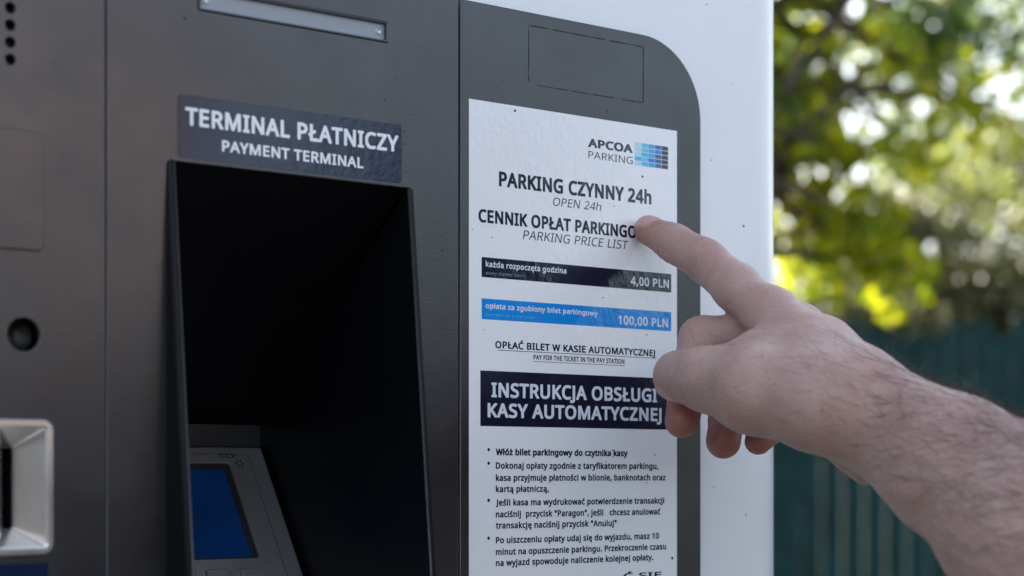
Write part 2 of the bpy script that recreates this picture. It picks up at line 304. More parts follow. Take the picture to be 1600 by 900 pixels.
ą180|140,-71 153,-70 161,-68 162,-67 162,-50 148,-52 141,-51 136,-47 133,-43 132,-38 134,-29 138,-19 144,-11 154,0 154,117 150,143 138,161 127,169 112,173 93,175 76,174 46,166 34,160 42,139 66,148 78,151 89,152 106,150 116,144 124,132 126,116 126,105 118,104 96,103 72,100 51,95 35,87 20,71 16,51 15,47 17,35 22,20 31,9 41,2 54,-2 71,-3 92,0 102,3 112,10 128,24 133,0 123,-10 114,-22 110,-31 109,-41 111,-53 117,-63 127,-69|72,20 63,21 54,26 46,35 44,47 47,60 47,62 55,71 57,73 74,80 100,83 126,84 126,68 122,47 112,33 95,23
Ć203|120,-3 143,-3 151,-2 170,2 183,6 184,7 184,30 181,30 148,24 128,22 105,25 84,34 69,48 59,65 54,80 51,102 50,119 51,135 55,153 63,171 71,181 76,187 83,193 96,201 115,205 128,207 140,206 157,203 181,195 193,219 164,229 133,232 104,230 82,224 64,213 48,199 36,182 27,161 20,132 21,91 25,71 31,52 40,36 54,21 69,10 83,3 102,-2|105,251 124,252 148,274 166,296 169,300 169,303 135,303 123,283 105,255
ć154|94,-3 110,-3 116,-2 127,1 139,6 140,7 140,30 119,24 98,21 81,23 69,29 59,38 52,50 48,66 47,89 48,105 52,121 59,133 69,143 82,149 99,150 117,148 135,143 143,165 142,166 123,172 100,175 76,173 67,170 57,166 40,153 28,137 23,124 19,106 18,89 19,65 22,49 28,35 40,19 57,6 75,-1|74,194 94,195 117,217 138,242 139,246 105,246 88,217 74,198
Ę178|136,-71 149,-70 157,-67 157,-50 143,-52 136,-51 132,-48 129,-43 128,-36 129,-28 132,-21 141,-9 149,0 159,0 159,24 158,25 60,25 60,106 61,107 152,107 153,108 153,131 152,132 60,132 60,203 61,204 158,204 159,205 159,228 158,229 32,229 31,228 31,1 32,0 128,0 114,-15 109,-22 106,-31 105,-41 107,-53 113,-63 123,-69
ę181|133,-71 146,-70 155,-67 155,-50 140,-52 133,-51 129,-48 126,-43 125,-31 127,-24 132,-16 157,8 157,32 129,24 113,22 101,21 79,25 62,36 52,54 47,80 48,81 164,81 165,82 165,99 162,120 156,138 147,153 132,166 114,173 96,175 72,172 54,164 40,152 37,150 27,132 21,112 18,89 19,66 22,51 28,36 40,20 57,7 77,-1 98,-3 122,-2 106,-22 103,-31 102,-39 104,-51 111,-63 120,-69|48,103 52,124 61,139 75,149 92,152 106,150 118,145 124,139 131,129 134,117 135,105 134,103
Ł168|31,0 159,0 160,1 160,25 159,26 61,26 60,27 60,96 115,128 104,149 60,124 60,228 59,229 32,229 31,228 31,107 4,89 15,70 31,78
ł83|25,0 52,0 53,1 53,109 86,132 74,150 53,137 53,243 52,244 26,244 25,243 25,119 -3,100 9,82 24,90 25,90
ś154|67,-3 91,-2 107,3 122,11 131,20 137,32 139,46 138,60 133,70 127,77 123,81 113,87 62,110 49,117 44,125 43,130 46,139 52,146 56,148 64,151 77,152 101,149 126,141 135,161 136,163 135,164 111,172 97,174 84,175 63,174 47,170 35,163 21,149 16,130 18,117 23,106 32,98 41,91 96,67 105,60 111,51 112,44 110,35 101,26 90,21 75,20 56,21 43,24 17,32 17,9 18,8 27,3 40,0|60,194 80,195 103,217 121,239 124,243 124,246 90,246 78,226 60,198
ż151|13,0 138,0 138,21 137,22 47,22 46,23 136,151 136,172 18,172 18,151 19,150 103,150 104,149 13,19|75,200 81,202 87,205 91,211 92,217 91,227 88,230 82,235 76,236 69,235 64,232 60,227 59,219 60,211 64,206 69,202'''
GLYPHS_BOLD = '''"145|25,135 48,135 53,138 56,143 62,229 60,235 54,240 19,240 14,237 10,232 10,225 16,145 19,139|84,135 107,135 112,138 115,143 121,229 119,235 113,240 78,240 73,237 69,232 69,225 75,145 78,139
,100|11,-52 36,-52 40,-50 44,-46 63,2 73,31 73,35 72,39 65,47 60,48 28,48 23,46 19,42 2,-39 2,-44 4,-47 7,-50
.100|39,-15 46,-15 53,-14 64,-8 71,2 74,15 72,29 66,40 63,43 55,48 46,50 32,49 23,43 20,40 15,32 12,19 15,3 19,-5 30,-13
0197|87,-14 94,-14 112,-12 131,-5 146,6 159,21 168,41 175,62 177,77 179,111 178,141 175,163 169,184 158,208 141,227 134,232 118,240 92,244 64,240 43,229 36,224 24,209 13,184 9,166 5,120 6,88 8,67 14,47 25,22 42,2 61,-9 68,-11|88,33 80,34 72,39 65,49 63,55 57,78 55,96 55,133 59,162 65,180 73,190 80,195 91,198 103,195 110,190 118,179 123,165 126,147 128,133 128,97 123,64 118,49 111,39 103,34
1197|84,-11 116,-11 122,-7 125,-1 125,229 122,236 115,240 89,240 84,239 24,191 20,187 18,182 19,175 31,159 36,153 41,151 45,151 49,153 74,172 75,172 75,0 78,-7
2197|13,-11 167,-11 173,-9 177,-5 178,0 178,27 176,32 171,36 167,37 78,37 139,100 150,116 159,131 167,151 168,173 166,188 160,208 145,225 130,235 111,241 91,243 77,242 60,240 44,235 32,229 12,215 8,210 7,204 9,199 23,181 29,176 34,175 38,176 52,187 64,192 75,196 87,197 100,195 109,190 115,181 118,170 116,157 113,146 106,134 96,121 5,29 4,24 4,-2 7,-8
4197|114,-11 145,-11 151,-8 154,-5 155,-1 155,41 180,42 185,45 188,51 188,78 185,84 182,87 178,88 156,88 155,89 155,230 152,237 145,241 114,241 110,240 106,236 -1,84 -4,78 -4,50 -1,45 4,42 105,41 105,-2 108,-8|56,88 105,158 105,88
A219|-2,-11 30,-11 34,-10 37,-7 40,-3 63,59 65,60 139,60 164,-4 168,-8 174,-11 206,-11 211,-9 215,-5 216,1 213,10 126,233 124,237 120,240 115,241 88,241 83,239 79,234 -10,4 -11,-1 -10,-5 -6,-9|83,108 103,161 123,108
B223|29,-11 115,-11 138,-9 159,-2 174,6 184,15 192,24 199,42 200,47 202,67 200,84 193,101 182,114 171,122 183,134 188,142 190,146 193,157 194,169 192,190 191,195 183,212 168,226 147,234 126,239 117,239 31,240 25,238 21,234 20,229 20,0 23,-7|71,35 71,96 105,96 121,95 133,92 141,88 145,83 148,77 149,67 146,54 141,44 127,38 104,35|71,143 71,193 97,193 121,191 134,186 140,180 143,168 140,157 135,150 121,145 101,143
C217|117,-14 144,-14 156,-12 175,-9 190,-3 193,0 195,5 194,35 190,40 183,42 153,36 130,33 108,36 90,43 78,55 69,70 65,82 62,99 61,114 62,135 66,149 72,164 83,178 89,184 101,191 114,194 130,196 142,195 154,192 179,183 185,184 189,187 203,215 204,219 203,223 201,227 197,230 167,240 134,243 101,241 77,234 58,222 39,206 26,188 16,164 9,135 10,90 14,68 21,47 31,29 47,12 59,2 65,-1 79,-7 100,-13
D248|29,-11 113,-10 122,-10 142,-5 163,3 183,14 198,29 210,46 219,69 224,90 226,120 223,148 218,166 210,186 200,199 192,208 184,215 168,226 146,234 127,239 119,239 31,240 25,238 21,234 20,229 20,0 23,-7|71,36 71,193 97,193 117,191 140,185 155,174 164,160 170,147 172,133 173,116 171,90 164,71 153,56 137,45 117,38 91,36
E192|29,-11 159,-11 165,-9 169,-5 170,0 170,26 168,31 163,35 159,36 72,36 71,37 71,96 154,96 158,97 161,100 163,104 164,108 164,134 161,139 157,142 71,143 71,193 159,193 164,194 168,198 170,204 170,231 168,235 164,239 159,240 31,240 25,238 21,234 20,229 20,0 23,-7
F180|29,-11 62,-11 67,-9 70,-4 71,0 71,86 153,86 159,88 163,92 164,97 164,124 162,129 157,133 153,134 71,134 71,192 72,193 159,193 164,194 168,198 170,204 170,231 168,235 164,239 159,240 31,240 25,238 21,234 20,229 20,0 23,-7
G248|121,-14 155,-13 194,-8 215,-1 219,3 221,7 221,121 219,127 215,131 210,132 131,132 125,130 121,126 120,121 120,94 121,90 124,87 131,84 170,84 170,37 167,35 160,34 139,33 119,34 104,38 92,43 79,55 70,70 65,84 62,98 61,114 62,125 65,147 70,158 81,174 96,186 108,191 120,195 136,196 151,195 164,193 194,183 200,184 205,188 217,215 218,220 217,224 214,227 210,230 178,240 143,243 112,242 91,237 68,228 52,216 34,198 24,182 16,164 10,140 9,120 10,97 14,70 22,48 33,29 48,12 66,0 86,-8 105,-13
H252|29,-11 62,-11 67,-9 70,-4 71,0 71,95 72,96 166,96 166,0 167,-5 171,-9 177,-11 207,-11 211,-10 215,-6 217,0 217,229 216,234 212,238 206,240 176,240 171,238 167,234 166,229 166,144 165,143 71,143 71,229 70,234 66,238 60,240 30,240 26,239 22,235 20,229 20,0 22,-7
I123|11,-11 97,-11 102,-9 106,-4 107,17 105,23 99,28 80,33 80,196 99,201 103,204 106,208 107,212 107,231 105,236 100,239 96,240 12,240 7,238 3,233 2,212 4,206 10,201 29,196 29,33 10,28 6,25 3,21 2,17 2,-2 5,-8
J102|-7,-72 2,-72 19,-70 37,-63 50,-52 60,-40 68,-20 69,-1 69,229 66,236 60,240 28,240 22,237 19,231 19,3 17,-10 15,-16 13,-19 4,-24 -8,-24 -22,-21 -27,-21 -33,-25 -36,-31 -36,-57 -34,-63 -30,-67 -24,-69 -18,-71
K213|29,-11 61,-11 66,-9 70,-5 71,0 71,83 81,92 158,-9 165,-11 199,-11 204,-10 208,-6 210,0 208,6 119,128 204,222 206,226 206,230 204,235 201,238 194,240 161,240 155,238 71,145 71,229 70,234 65,239 60,240 30,240 25,238 22,235 20,229 20,0 23,-7
L182|29,-11 161,-11 168,-8 171,-1 171,28 169,33 164,36 71,37 71,229 68,236 61,240 29,240 23,236 20,230 20,0 23,-7
M305|29,-11 60,-11 65,-8 69,-3 69,135 122,-5 126,-9 130,-11 155,-11 162,-9 167,-4 220,135 221,-3 224,-9 230,-11 261,-11 268,-8 270,-4 271,0 271,228 270,233 268,237 264,239 260,240 217,240 212,239 208,235 145,71 83,235 79,239 74,240 31,240 27,239 23,237 21,233 20,229 20,0 22,-7
N258|29,-11 60,-11 66,-8 69,-2 68,150 170,-7 174,-10 178,-11 212,-11 218,-10 222,-6 224,0 224,229 223,234 219,238 213,240 185,240 179,237 175,232 175,79 73,236 69,239 65,240 32,240 26,239 22,235 20,229 20,0 22,-7
O265|120,-14 128,-14 152,-12 175,-5 196,6 213,22 226,41 235,65 239,83 242,110 241,140 237,160 230,181 218,201 203,217 189,227 172,236 150,242 129,244 101,242 79,236 60,227 41,212 31,200 21,181 14,162 10,141 9,121 9,95 11,79 14,69 24,42 36,23 53,7 74,-5 97,-12|122,34 105,36 91,42 77,54 68,69 65,80 62,98 61,116 62,131 65,148 69,161 77,176 89,186 104,193 126,196 147,193 162,186 174,176 181,160 187,140 189,115 189,98 186,82 182,69 172,53 163,43 146,36 128,34
P208|29,-11 61,-11 66,-9 70,-5 71,0 71,78 108,80 134,85 151,92 164,101 176,115 178,120 183,131 188,146 189,164 186,184 180,201 177,206 163,221 146,231 122,238 95,240 30,240 25,238 21,234 20,228 20,0 23,-7|71,125 71,193 89,193 113,191 127,184 134,175 137,160 135,148 131,139 126,134 119,131 102,126
R214|29,-11 62,-11 67,-9 70,-4 71,0 71,83 72,84 100,84 150,-4 155,-9 161,-11 196,-11 201,-9 205,-5 206,1 205,6 148,98 161,105 166,110 173,117 180,127 187,144 189,165 186,187 178,206 163,222 146,232 123,238 97,240 30,240 25,238 21,234 20,228 20,0 23,-7|71,130 71,193 94,193 110,192 120,189 132,181 135,172 136,161 134,148 127,139 113,133 93,130
S190|71,-14 82,-14 105,-12 129,-6 146,5 159,18 170,39 172,59 170,81 164,97 156,107 140,120 123,129 75,149 63,160 60,168 59,174 63,186 66,189 72,193 81,195 92,196 105,195 119,192 145,184 151,185 155,188 158,192 167,216 167,220 166,224 163,228 159,230 147,235 130,240 114,242 89,243 69,241 50,235 34,226 21,213 11,192 8,176 9,158 13,145 19,134 24,126 36,115 46,108 105,82 114,76 117,72 120,66 120,53 116,45 113,41 105,36 96,34 81,33 65,34 33,40 17,46 11,45 7,41 5,35 5,8 6,3 9,-1 13,-3 32,-9 52,-13
T192|73,-11 106,-11 112,-8 115,-2 115,193 175,193 181,195 184,198 186,203 186,229 184,235 179,239 174,240 3,240 -3,238 -7,233 -8,229 -8,203 -6,198 -2,194 3,193 64,193 64,0 67,-7
U248|111,-14 138,-13 154,-9 171,-2 193,14 207,35 214,55 216,78 216,229 214,235 209,239 176,240 171,238 167,233 166,229 166,83 164,66 160,54 154,45 147,39 135,35 119,33 94,37 81,45 72,60 69,83 69,229 68,234 64,238 60,240 29,240 23,238 19,233 18,228 18,78 20,60 22,51 29,31 41,15 61,-2 87,-12
V206|80,-11 112,-11 117,-9 121,-4 202,225 203,229 202,233 197,239 192,240 161,240 156,238 152,234 97,75 39,235 36,238 31,240 0,240 -6,238 -10,234 -11,228 -8,219 71,-3 75,-8
W312|62,-11 95,-11 100,-9 104,-5 148,146 195,-6 199,-10 204,-11 234,-11 241,-8 244,-3 245,2 305,226 305,232 302,237 295,240 264,240 258,238 254,234 217,89 175,228 172,235 169,238 163,240 132,240 127,238 124,235 81,91 44,234 40,238 34,240 3,240 -4,237 -7,232 -7,226 51,4 55,-6 58,-9
Y196|74,-11 107,-11 112,-9 115,-4 116,0 116,86 192,224 193,228 192,233 190,237 186,239 182,240 150,240 145,239 142,236 91,141 43,230 38,237 32,240 -1,240 -6,238 -10,233 -11,228 -9,222 65,85 65,-1 68,-7
Z197|10,-11 171,-11 176,-10 180,-6 182,0 182,27 180,33 175,36 171,37 68,37 178,202 179,206 179,230 177,235 174,238 168,240 16,240 11,239 7,235 5,229 5,202 7,196 12,193 16,192 112,192 2,27 1,23 1,-2 4,-8
a194|63,-14 80,-13 98,-11 109,-7 121,3 124,-7 128,-10 132,-11 156,-11 161,-8 164,-3 165,118 161,143 160,149 148,167 144,171 131,179 115,184 95,186 74,185 41,176 28,169 24,163 23,157 31,135 34,131 38,129 45,128 69,137 80,140 91,141 102,139 108,136 113,127 114,115 94,114 73,111 47,105 29,96 12,79 10,75 4,51 4,46 6,29 13,13 24,0 36,-8 51,-13|68,32 61,35 57,40 56,43 55,47 57,57 63,63 77,69 102,72 115,72 111,51 104,41 91,34 74,31
b211|104,-14 112,-14 132,-12 152,-2 169,13 181,32 187,50 190,64 191,81 188,112 183,135 181,141 170,158 165,164 152,174 134,182 111,186 91,184 83,182 66,174 66,244 65,249 61,253 56,255 24,255 18,251 16,244 16,-3 19,-8 24,-11 48,-11 52,-10 55,-7 59,1 71,-6 80,-9 88,-12|103,32 86,34 75,44 70,55 66,86 70,118 75,129 81,135 86,137 91,139 103,140 120,137 130,128 134,118 138,105 139,87 138,69 135,54 130,44 120,34
c168|91,-14 112,-14 130,-10 146,-3 150,1 151,6 151,33 149,37 145,41 138,42 118,35 107,33 97,32 86,34 75,38 70,43 62,55 59,68 58,84 59,97 62,117 68,127 75,134 85,138 89,138 97,139 111,137 133,131 139,132 145,138 154,162 154,167 153,171 147,177 126,183 102,186 78,184 69,182 51,176 35,164 31,159 17,141 11,123 8,100 8,71 11,48 18,30 29,15 35,8 52,-5 72,-12
d211|83,-14 99,-13 115,-11 127,-6 135,0 139,-8 146,-11 172,-11 177,-8 180,-3 181,244 179,250 173,254 141,255 136,253 132,249 131,244 131,175 116,182 104,185 86,186 65,183 45,174 33,164 27,158 16,139 9,115 7,83 9,56 16,31 28,13 45,-2 65,-12|92,32 78,34 67,44 63,54 59,68 58,86 59,103 63,116 67,127 77,137 92,140 111,137 123,128 130,103 131,82 128,57 122,42 111,35
e195|95,-14 120,-14 146,-8 163,-1 166,2 168,7 168,33 167,37 163,42 157,44 128,35 116,33 103,32 83,36 70,44 62,59 60,70 168,70 173,73 176,78 176,100 173,122 166,142 155,161 139,175 135,177 117,184 92,186 69,183 51,175 44,171 28,157 17,137 11,122 8,105 7,81 8,64 12,45 19,30 31,13 36,9 53,-4 74,-12|62,114 63,120 70,131 80,138 93,141 103,139 112,136 120,125 123,115 122,114
f124|33,-11 65,-11 70,-9 73,-4 74,1 74,138 75,139 109,139 115,144 117,150 117,173 114,179 111,182 107,183 75,183 76,198 79,206 84,210 92,211 98,210 117,206 121,207 125,209 128,215 135,239 133,246 127,251 112,255 87,256 71,255 55,248 41,237 32,224 26,206 24,181 1,173 -3,171 -5,167 -6,149 -3,142 4,139 23,139 24,138 24,0 27,-7
g211|86,-88 96,-88 120,-86 142,-79 156,-68 161,-63 172,-50 175,-39 179,-28 181,-6 181,172 179,178 173,182 145,182 139,178 136,171 123,180 107,185 86,186 65,183 45,173 31,162 26,156 15,135 9,109 7,88 9,63 9,57 16,34 27,13 45,-2 63,-11 69,-12 87,-14 107,-13 122,-8 131,-3 128,-22 121,-33 110,-39 93,-43 79,-42 48,-36 32,-29 26,-30 21,-35 20,-40 20,-67 21,-71 25,-75 43,-82 60,-85|92,32 78,35 68,44 63,54 59,67 58,86 59,105 63,117 68,128 74,134 79,137 83,138 93,140 106,139 115,135 120,130 126,120 130,105 131,67 129,54 126,47 122,41 111,33 99,32
h212|25,-11 56,-11 61,-9 65,-5 66,0 66,88 70,118 75,128 82,134 92,139 97,139 105,140 119,138 126,133 131,125 133,109 133,0 135,-6 138,-9 143,-11 173,-11 180,-8 183,-1 183,115 181,135 175,153 166,165 161,170 148,178 132,184 112,186 96,185 82,182 66,174 66,245 63,252 56,255 25,255 19,251 16,245 16,0 19,-7
i97|25,-11 57,-11 63,-8 66,-2 66,172 63,179 57,183 25,183 19,180 16,174 16,0 19,-7|39,189 46,190 59,196 67,206 69,215 68,227 66,234 59,241 55,244 44,247 32,246 23,241 16,232 14,221 15,208 20,199 29,192
j97|1,-88 10,-88 25,-86 42,-80 54,-68 61,-57 65,-44 66,-30 66,172 63,179 57,183 25,183 19,180 16,174 16,-27 15,-36 13,-40 3,-43 -6,-42 -16,-39 -21,-40 -27,-44 -29,-50 -29,-74 -27,-80 -20,-84 -10,-87|39,189 46,190 59,196 67,206 69,215 68,227 66,234 59,241 55,244 44,247 32,246 23,241 16,232 14,221 15,208 20,199 29,192
k185|25,-11 56,-11 61,-9 64,-6 66,0 66,57 73,63 124,-5 128,-9 134,-11 170,-11 176,-8 179,-1 179,3 177,7 109,97 173,165 175,171 174,177 170,181 165,183 131,183 126,182 114,171 66,120 66,245 63,252 56,255 25,255 19,251 16,245 16,0 19,-7
l97|25,-11 57,-11 63,-7 66,-1 66,244 63,251 56,255 25,255 19,251 16,245 16,0 19,-7
m314|25,-11 56,-11 61,-9 65,-5 66,0 66,88 71,119 75,129 81,135 89,139 101,140 110,139 116,137 122,130 125,121 126,110 126,0 127,-5 130,-9 136,-11 166,-11 171,-9 175,-5 176,0 176,94 178,116 184,130 194,137 211,140 222,138 224,137 229,133 233,123 235,109 235,0 236,-4 240,-9 245,-11 274,-11 280,-9 284,-5 285,0 285,115 283,135 279,150 278,154 270,165 264,171 245,181 218,186 197,184 180,178 161,165 145,178 124,184 104,186 90,184 72,179 62,172 58,179 52,183 27,183 21,181 17,177 16,172 16,0 18,-7
n212|25,-11 56,-11 61,-9 65,-5 66,0 66,87 69,114 75,128 86,136 106,140 120,137 126,133 131,123 133,109 133,0 134,-5 138,-9 144,-11 173,-11 177,-10 181,-6 183,0 183,117 182,133 175,153 167,165 162,170 150,178 146,180 132,184 113,186 101,185 85,183 74,179 62,171 58,179 52,183 26,183 22,182 18,178 16,172 16,0 19,-7
o208|91,-14 102,-14 118,-13 135,-7 152,2 164,14 174,28 182,46 186,67 188,84 187,106 183,124 177,141 164,158 146,174 126,183 119,184 95,186 72,184 48,174 30,158 18,141 11,123 8,107 7,82 8,63 14,44 23,25 31,13 46,0 60,-7 76,-12|93,32 84,33 76,37 68,45 63,55 59,68 58,87 59,103 62,117 68,127 79,137 97,140 110,138 119,135 125,128 132,117 135,103 137,86 135,69 132,55 125,44 119,37 110,33 100,32
p211|25,-88 56,-88 61,-86 65,-82 66,-77 66,-3 81,-10 93,-13 112,-14 133,-11 152,-2 164,8 170,14 182,34 188,53 190,66 191,82 188,116 182,137 181,142 172,155 165,164 152,174 133,183 112,186 93,185 80,182 62,171 58,180 51,183 25,183 20,180 17,176 16,171 16,-77 19,-84|101,32 93,33 88,34 82,37 75,44 71,54 68,69 66,90 68,110 72,121 76,130 82,135 90,139 103,140 120,137 130,127 134,117 138,103 139,86 138,69 134,56 129,45 123,38 115,33 105,31
r146|25,-11 56,-11 61,-9 65,-5 66,0 66,92 67,102 70,110 74,119 79,126 84,131 91,135 98,137 107,138 125,136 129,137 132,140 135,146 139,172 138,178 133,183 120,186 104,186 93,185 70,175 62,168 59,178 56,181 52,183 26,183 21,181 17,177 16,172 16,0 19,-7
s168|65,-14 93,-13 111,-7 128,1 140,13 147,27 150,44 150,51 148,65 142,77 132,88 118,97 59,123 55,128 56,133 59,137 66,140 79,141 100,138 124,130 131,131 136,137 147,162 147,166 145,170 139,175 114,183 99,185 77,186 60,185 43,180 29,173 13,157 11,153 5,133 5,128 8,113 14,99 25,89 35,82 91,57 96,53 100,47 100,40 96,36 88,32 82,32 71,31 56,32 46,35 18,44 12,43 7,38 6,33 6,7 7,3 10,-1 26,-8 51,-13
t130|75,-14 100,-13 115,-7 118,-4 120,0 120,24 117,31 113,33 109,34 86,31 78,33 73,35 71,40 69,53 69,139 107,139 113,141 116,144 118,149 118,173 115,179 109,183 69,183 69,212 67,217 64,220 60,222 40,222 34,220 31,215 21,183 0,174 -4,170 -6,165 -6,149 -4,144 1,140 19,138 20,36 21,28 27,14 38,-1 49,-9 64,-13
u212|81,-14 103,-14 123,-7 136,0 140,-8 147,-11 173,-11 177,-9 181,-5 182,0 182,172 180,178 176,182 171,183 142,183 137,181 133,177 132,172 132,81 131,66 129,57 123,43 116,37 106,33 92,31 79,34 72,38 67,48 65,63 65,172 64,177 60,181 56,183 26,183 20,182 15,177 14,172 14,56 16,37 22,20 32,6 47,-7 66,-13
v177|63,-11 99,-11 104,-9 108,-5 173,168 173,176 168,182 163,183 132,183 127,181 124,178 82,63 39,178 36,181 31,183 0,183 -5,182 -10,177 -11,171 -9,165 54,-3 58,-8
w266|49,-11 84,-11 88,-10 92,-6 126,97 156,2 159,-7 163,-10 168,-11 202,-11 208,-8 213,0 260,168 260,174 257,179 254,182 250,183 220,183 215,182 211,178 208,170 183,76 154,171 151,178 147,182 143,183 111,183 106,182 102,179 100,174 69,76 44,174 42,178 38,182 33,183 3,183 -3,180 -6,175 -7,169 39,0 43,-7
y178|21,-88 30,-88 45,-86 61,-79 72,-72 79,-65 84,-59 93,-45 173,165 175,170 175,175 173,179 169,182 164,183 132,183 128,182 124,178 83,66 39,179 35,182 31,183 0,183 -6,181 -10,177 -11,172 -10,166 58,-1 47,-26 40,-37 34,-40 26,-42 2,-41 -3,-43 -6,-48 -7,-52 -7,-74 -5,-80 -2,-83 2,-85
z165|11,-11 138,-11 143,-10 147,-6 149,-1 149,23 147,28 143,32 138,33 67,33 146,146 147,150 147,173 146,177 142,181 136,183 18,183 13,182 9,178 7,173 7,149 9,144 13,140 18,139 83,139 3,24 2,20 2,-2 5,-8
ó208|91,-14 117,-13 135,-7 151,1 164,14 174,27 181,44 185,60 188,83 187,106 183,124 176,141 164,159 145,174 123,184 107,186 132,210 155,237 156,242 155,250 152,254 147,257 110,257 103,254 84,223 70,203 69,192 74,184 68,183 49,175 31,159 17,140 11,121 8,107 7,91 8,64 14,44 22,27 31,14 46,0 60,-7 76,-12|93,32 84,33 76,37 68,45 63,55 59,68 58,87 59,103 62,117 68,127 79,137 97,140 110,138 119,135 125,128 132,117 135,103 137,86 135,69 132,55 125,44 119,37 110,33 100,32
ą194|138,-82 151,-81 165,-79 171,-75 173,-69 173,-49 170,-42 163,-39 146,-40 144,-40 143,-38 145,-32 148,-25 153,-17 163,-7 165,-1 165,119 160,147 149,166 145,171 132,179 115,184 95,186 74,185 42,176 28,169 25,166 23,161 24,156 31,136 35,131 39,128 44,128 69,137 80,140 91,141 101,139 109,136 112,130 115,115 94,114 69,111 47,105 29,96 12,79 9,73 4,49 6,33 7,26 13,13 24,0 36,-8 50,-13 66,-14 85,-13 98,-11 112,-5 104,-16 99,-28 98,-42 101,-57 108,-69 112,-73 123,-79|68,32 61,35 57,40 56,43 55,47 57,57 63,63 77,69 102,72 115,72 111,51 104,41 91,34 74,31
Ć217|117,-14 144,-14 156,-12 175,-9 190,-3 193,0 195,5 194,35 190,40 183,42 153,36 130,33 108,36 90,43 78,55 69,70 65,82 62,105 61,116 62,133 66,149 72,164 83,178 89,184 100,190 114,194 130,196 142,195 154,192 179,183 186,184 191,189 204,216 203,222 200,228 196,230 167,240 132,243 157,267 170,282 179,294 180,299 179,307 176,312 171,314 134,314 130,313 126,310 95,259 94,248 96,244 100,241 76,234 57,222 39,206 26,188 18,169 13,153 9,135 10,90 14,68 21,47 31,29 47,12 59,2 65,-1 79,-7 100,-13
ć168|91,-14 112,-14 130,-10 146,-3 149,0 151,4 151,32 150,36 147,39 143,42 138,42 118,35 97,32 84,34 76,38 68,45 62,54 59,68 58,84 59,103 62,117 68,127 75,134 85,138 97,139 115,137 135,131 141,133 145,138 154,163 154,169 151,173 147,176 137,180 123,183 102,186 126,210 149,237 150,242 149,250 146,255 141,257 104,257 100,256 97,253 78,223 64,202 63,198 64,190 66,186 71,183 51,176 32,160 18,143 11,122 8,108 7,90 8,64 11,46 18,29 31,11 50,-4 72,-12
Ę192|134,-82 147,-81 159,-79 164,-76 167,-71 168,-49 166,-43 162,-40 158,-39 141,-41 139,-37 140,-31 142,-25 150,-16 154,-11 160,-11 164,-10 169,-4 170,0 169,29 165,34 160,36 71,36 71,95 72,96 153,96 157,97 162,100 164,105 164,134 160,140 154,143 71,143 71,192 72,193 159,193 163,194 168,197 170,202 169,232 165,238 159,240 28,239 22,235 20,229 21,-3 24,-9 30,-11 102,-11 99,-18 95,-32 94,-42 97,-58 104,-69 109,-74 119,-79
ę195|131,-82 144,-81 157,-79 163,-76 166,-71 166,-49 164,-43 160,-40 156,-39 138,-40 136,-34 137,-29 141,-23 165,0 167,4 168,8 168,33 167,38 162,43 156,44 128,35 116,33 103,32 83,36 70,44 62,59 60,70 165,70 170,71 174,75 176,81 176,101 173,122 166,143 156,159 138,176 119,183 112,184 92,186 69,183 48,174 33,161 28,156 16,137 11,120 8,99 8,71 11,50 17,32 21,27 35,10 50,-2 74,-12 97,-14 92,-28 91,-37 92,-46 94,-58 101,-69 106,-74 116,-79|62,114 63,120 70,131 80,138 93,141 103,139 112,136 120,125 123,115 122,114
Ł182|29,-11 161,-11 168,-8 171,-1 171,28 169,33 164,36 71,37 71,89 121,119 125,123 126,129 125,133 114,154 110,158 107,160 103,160 99,159 71,143 71,230 68,237 61,240 29,240 24,238 21,233 20,229 20,113 -2,98 -5,95 -7,90 -6,84 6,63 12,60 20,59 20,-1 23,-7
ł97|23,-11 54,-11 59,-9 63,-5 64,0 64,104 92,122 95,126 97,131 96,138 81,159 77,160 73,161 64,158 64,245 61,252 54,255 23,255 18,253 15,248 14,244 14,125 -9,109 -12,106 -14,101 -13,95 0,75 6,71 14,70 14,-1 17,-7
ś168|65,-14 93,-13 111,-7 126,0 140,13 148,29 150,45 149,63 143,76 136,84 131,89 120,96 59,123 56,126 55,130 56,134 59,137 66,140 71,140 79,141 99,138 125,130 131,131 136,136 147,161 147,167 144,172 139,175 114,183 87,186 112,210 125,225 134,237 135,242 134,250 131,254 126,257 89,257 85,256 82,253 50,202 49,191 51,187 55,184 43,180 33,175 27,172 20,164 11,154 5,133 5,128 7,117 9,109 14,100 25,89 38,80 91,57 96,53 100,47 100,40 96,36 88,32 82,32 71,31 56,32 46,35 18,44 12,43 7,38 6,33 6,7 7,3 10,-1 26,-8 51,-13
ż165|11,-11 138,-11 143,-10 147,-6 149,-1 149,23 147,28 143,32 138,33 67,33 146,146 147,150 147,173 146,177 142,181 136,183 18,183 13,182 9,178 7,173 7,149 9,144 13,140 18,139 83,139 3,24 2,20 2,-2 5,-8|73,189 80,190 93,196 101,206 103,215 102,227 100,234 93,241 89,244 78,247 66,246 57,241 50,232 48,221 49,208 54,199 63,192'''
def read_font(txt):
    out = {}
    for ln in txt.split('\n'):
        if not ln: continue
        q_ = ln[1:].split('|')
        out[ln[0]] = (int(q_[0]), [[tuple(map(int, q.split(','))) for q in c.split(' ')] for c in q_[1:]])
    return out
FONTS = (read_font(GLYPHS), read_font(GLYPHS_BOLD))
TRI = {}
def glyph(ch, w):
    if (ch, w) not in TRI:
        me = plate_mesh_2d(FONTS[w][ch][1])
        v = np.array([x.co[:2] for x in me.vertices]); f = [tuple(p.vertices) for p in me.polygons]
        TRI[ch, w] = (v, f); bpy.data.meshes.remove(me)
    return TRI[ch, w]
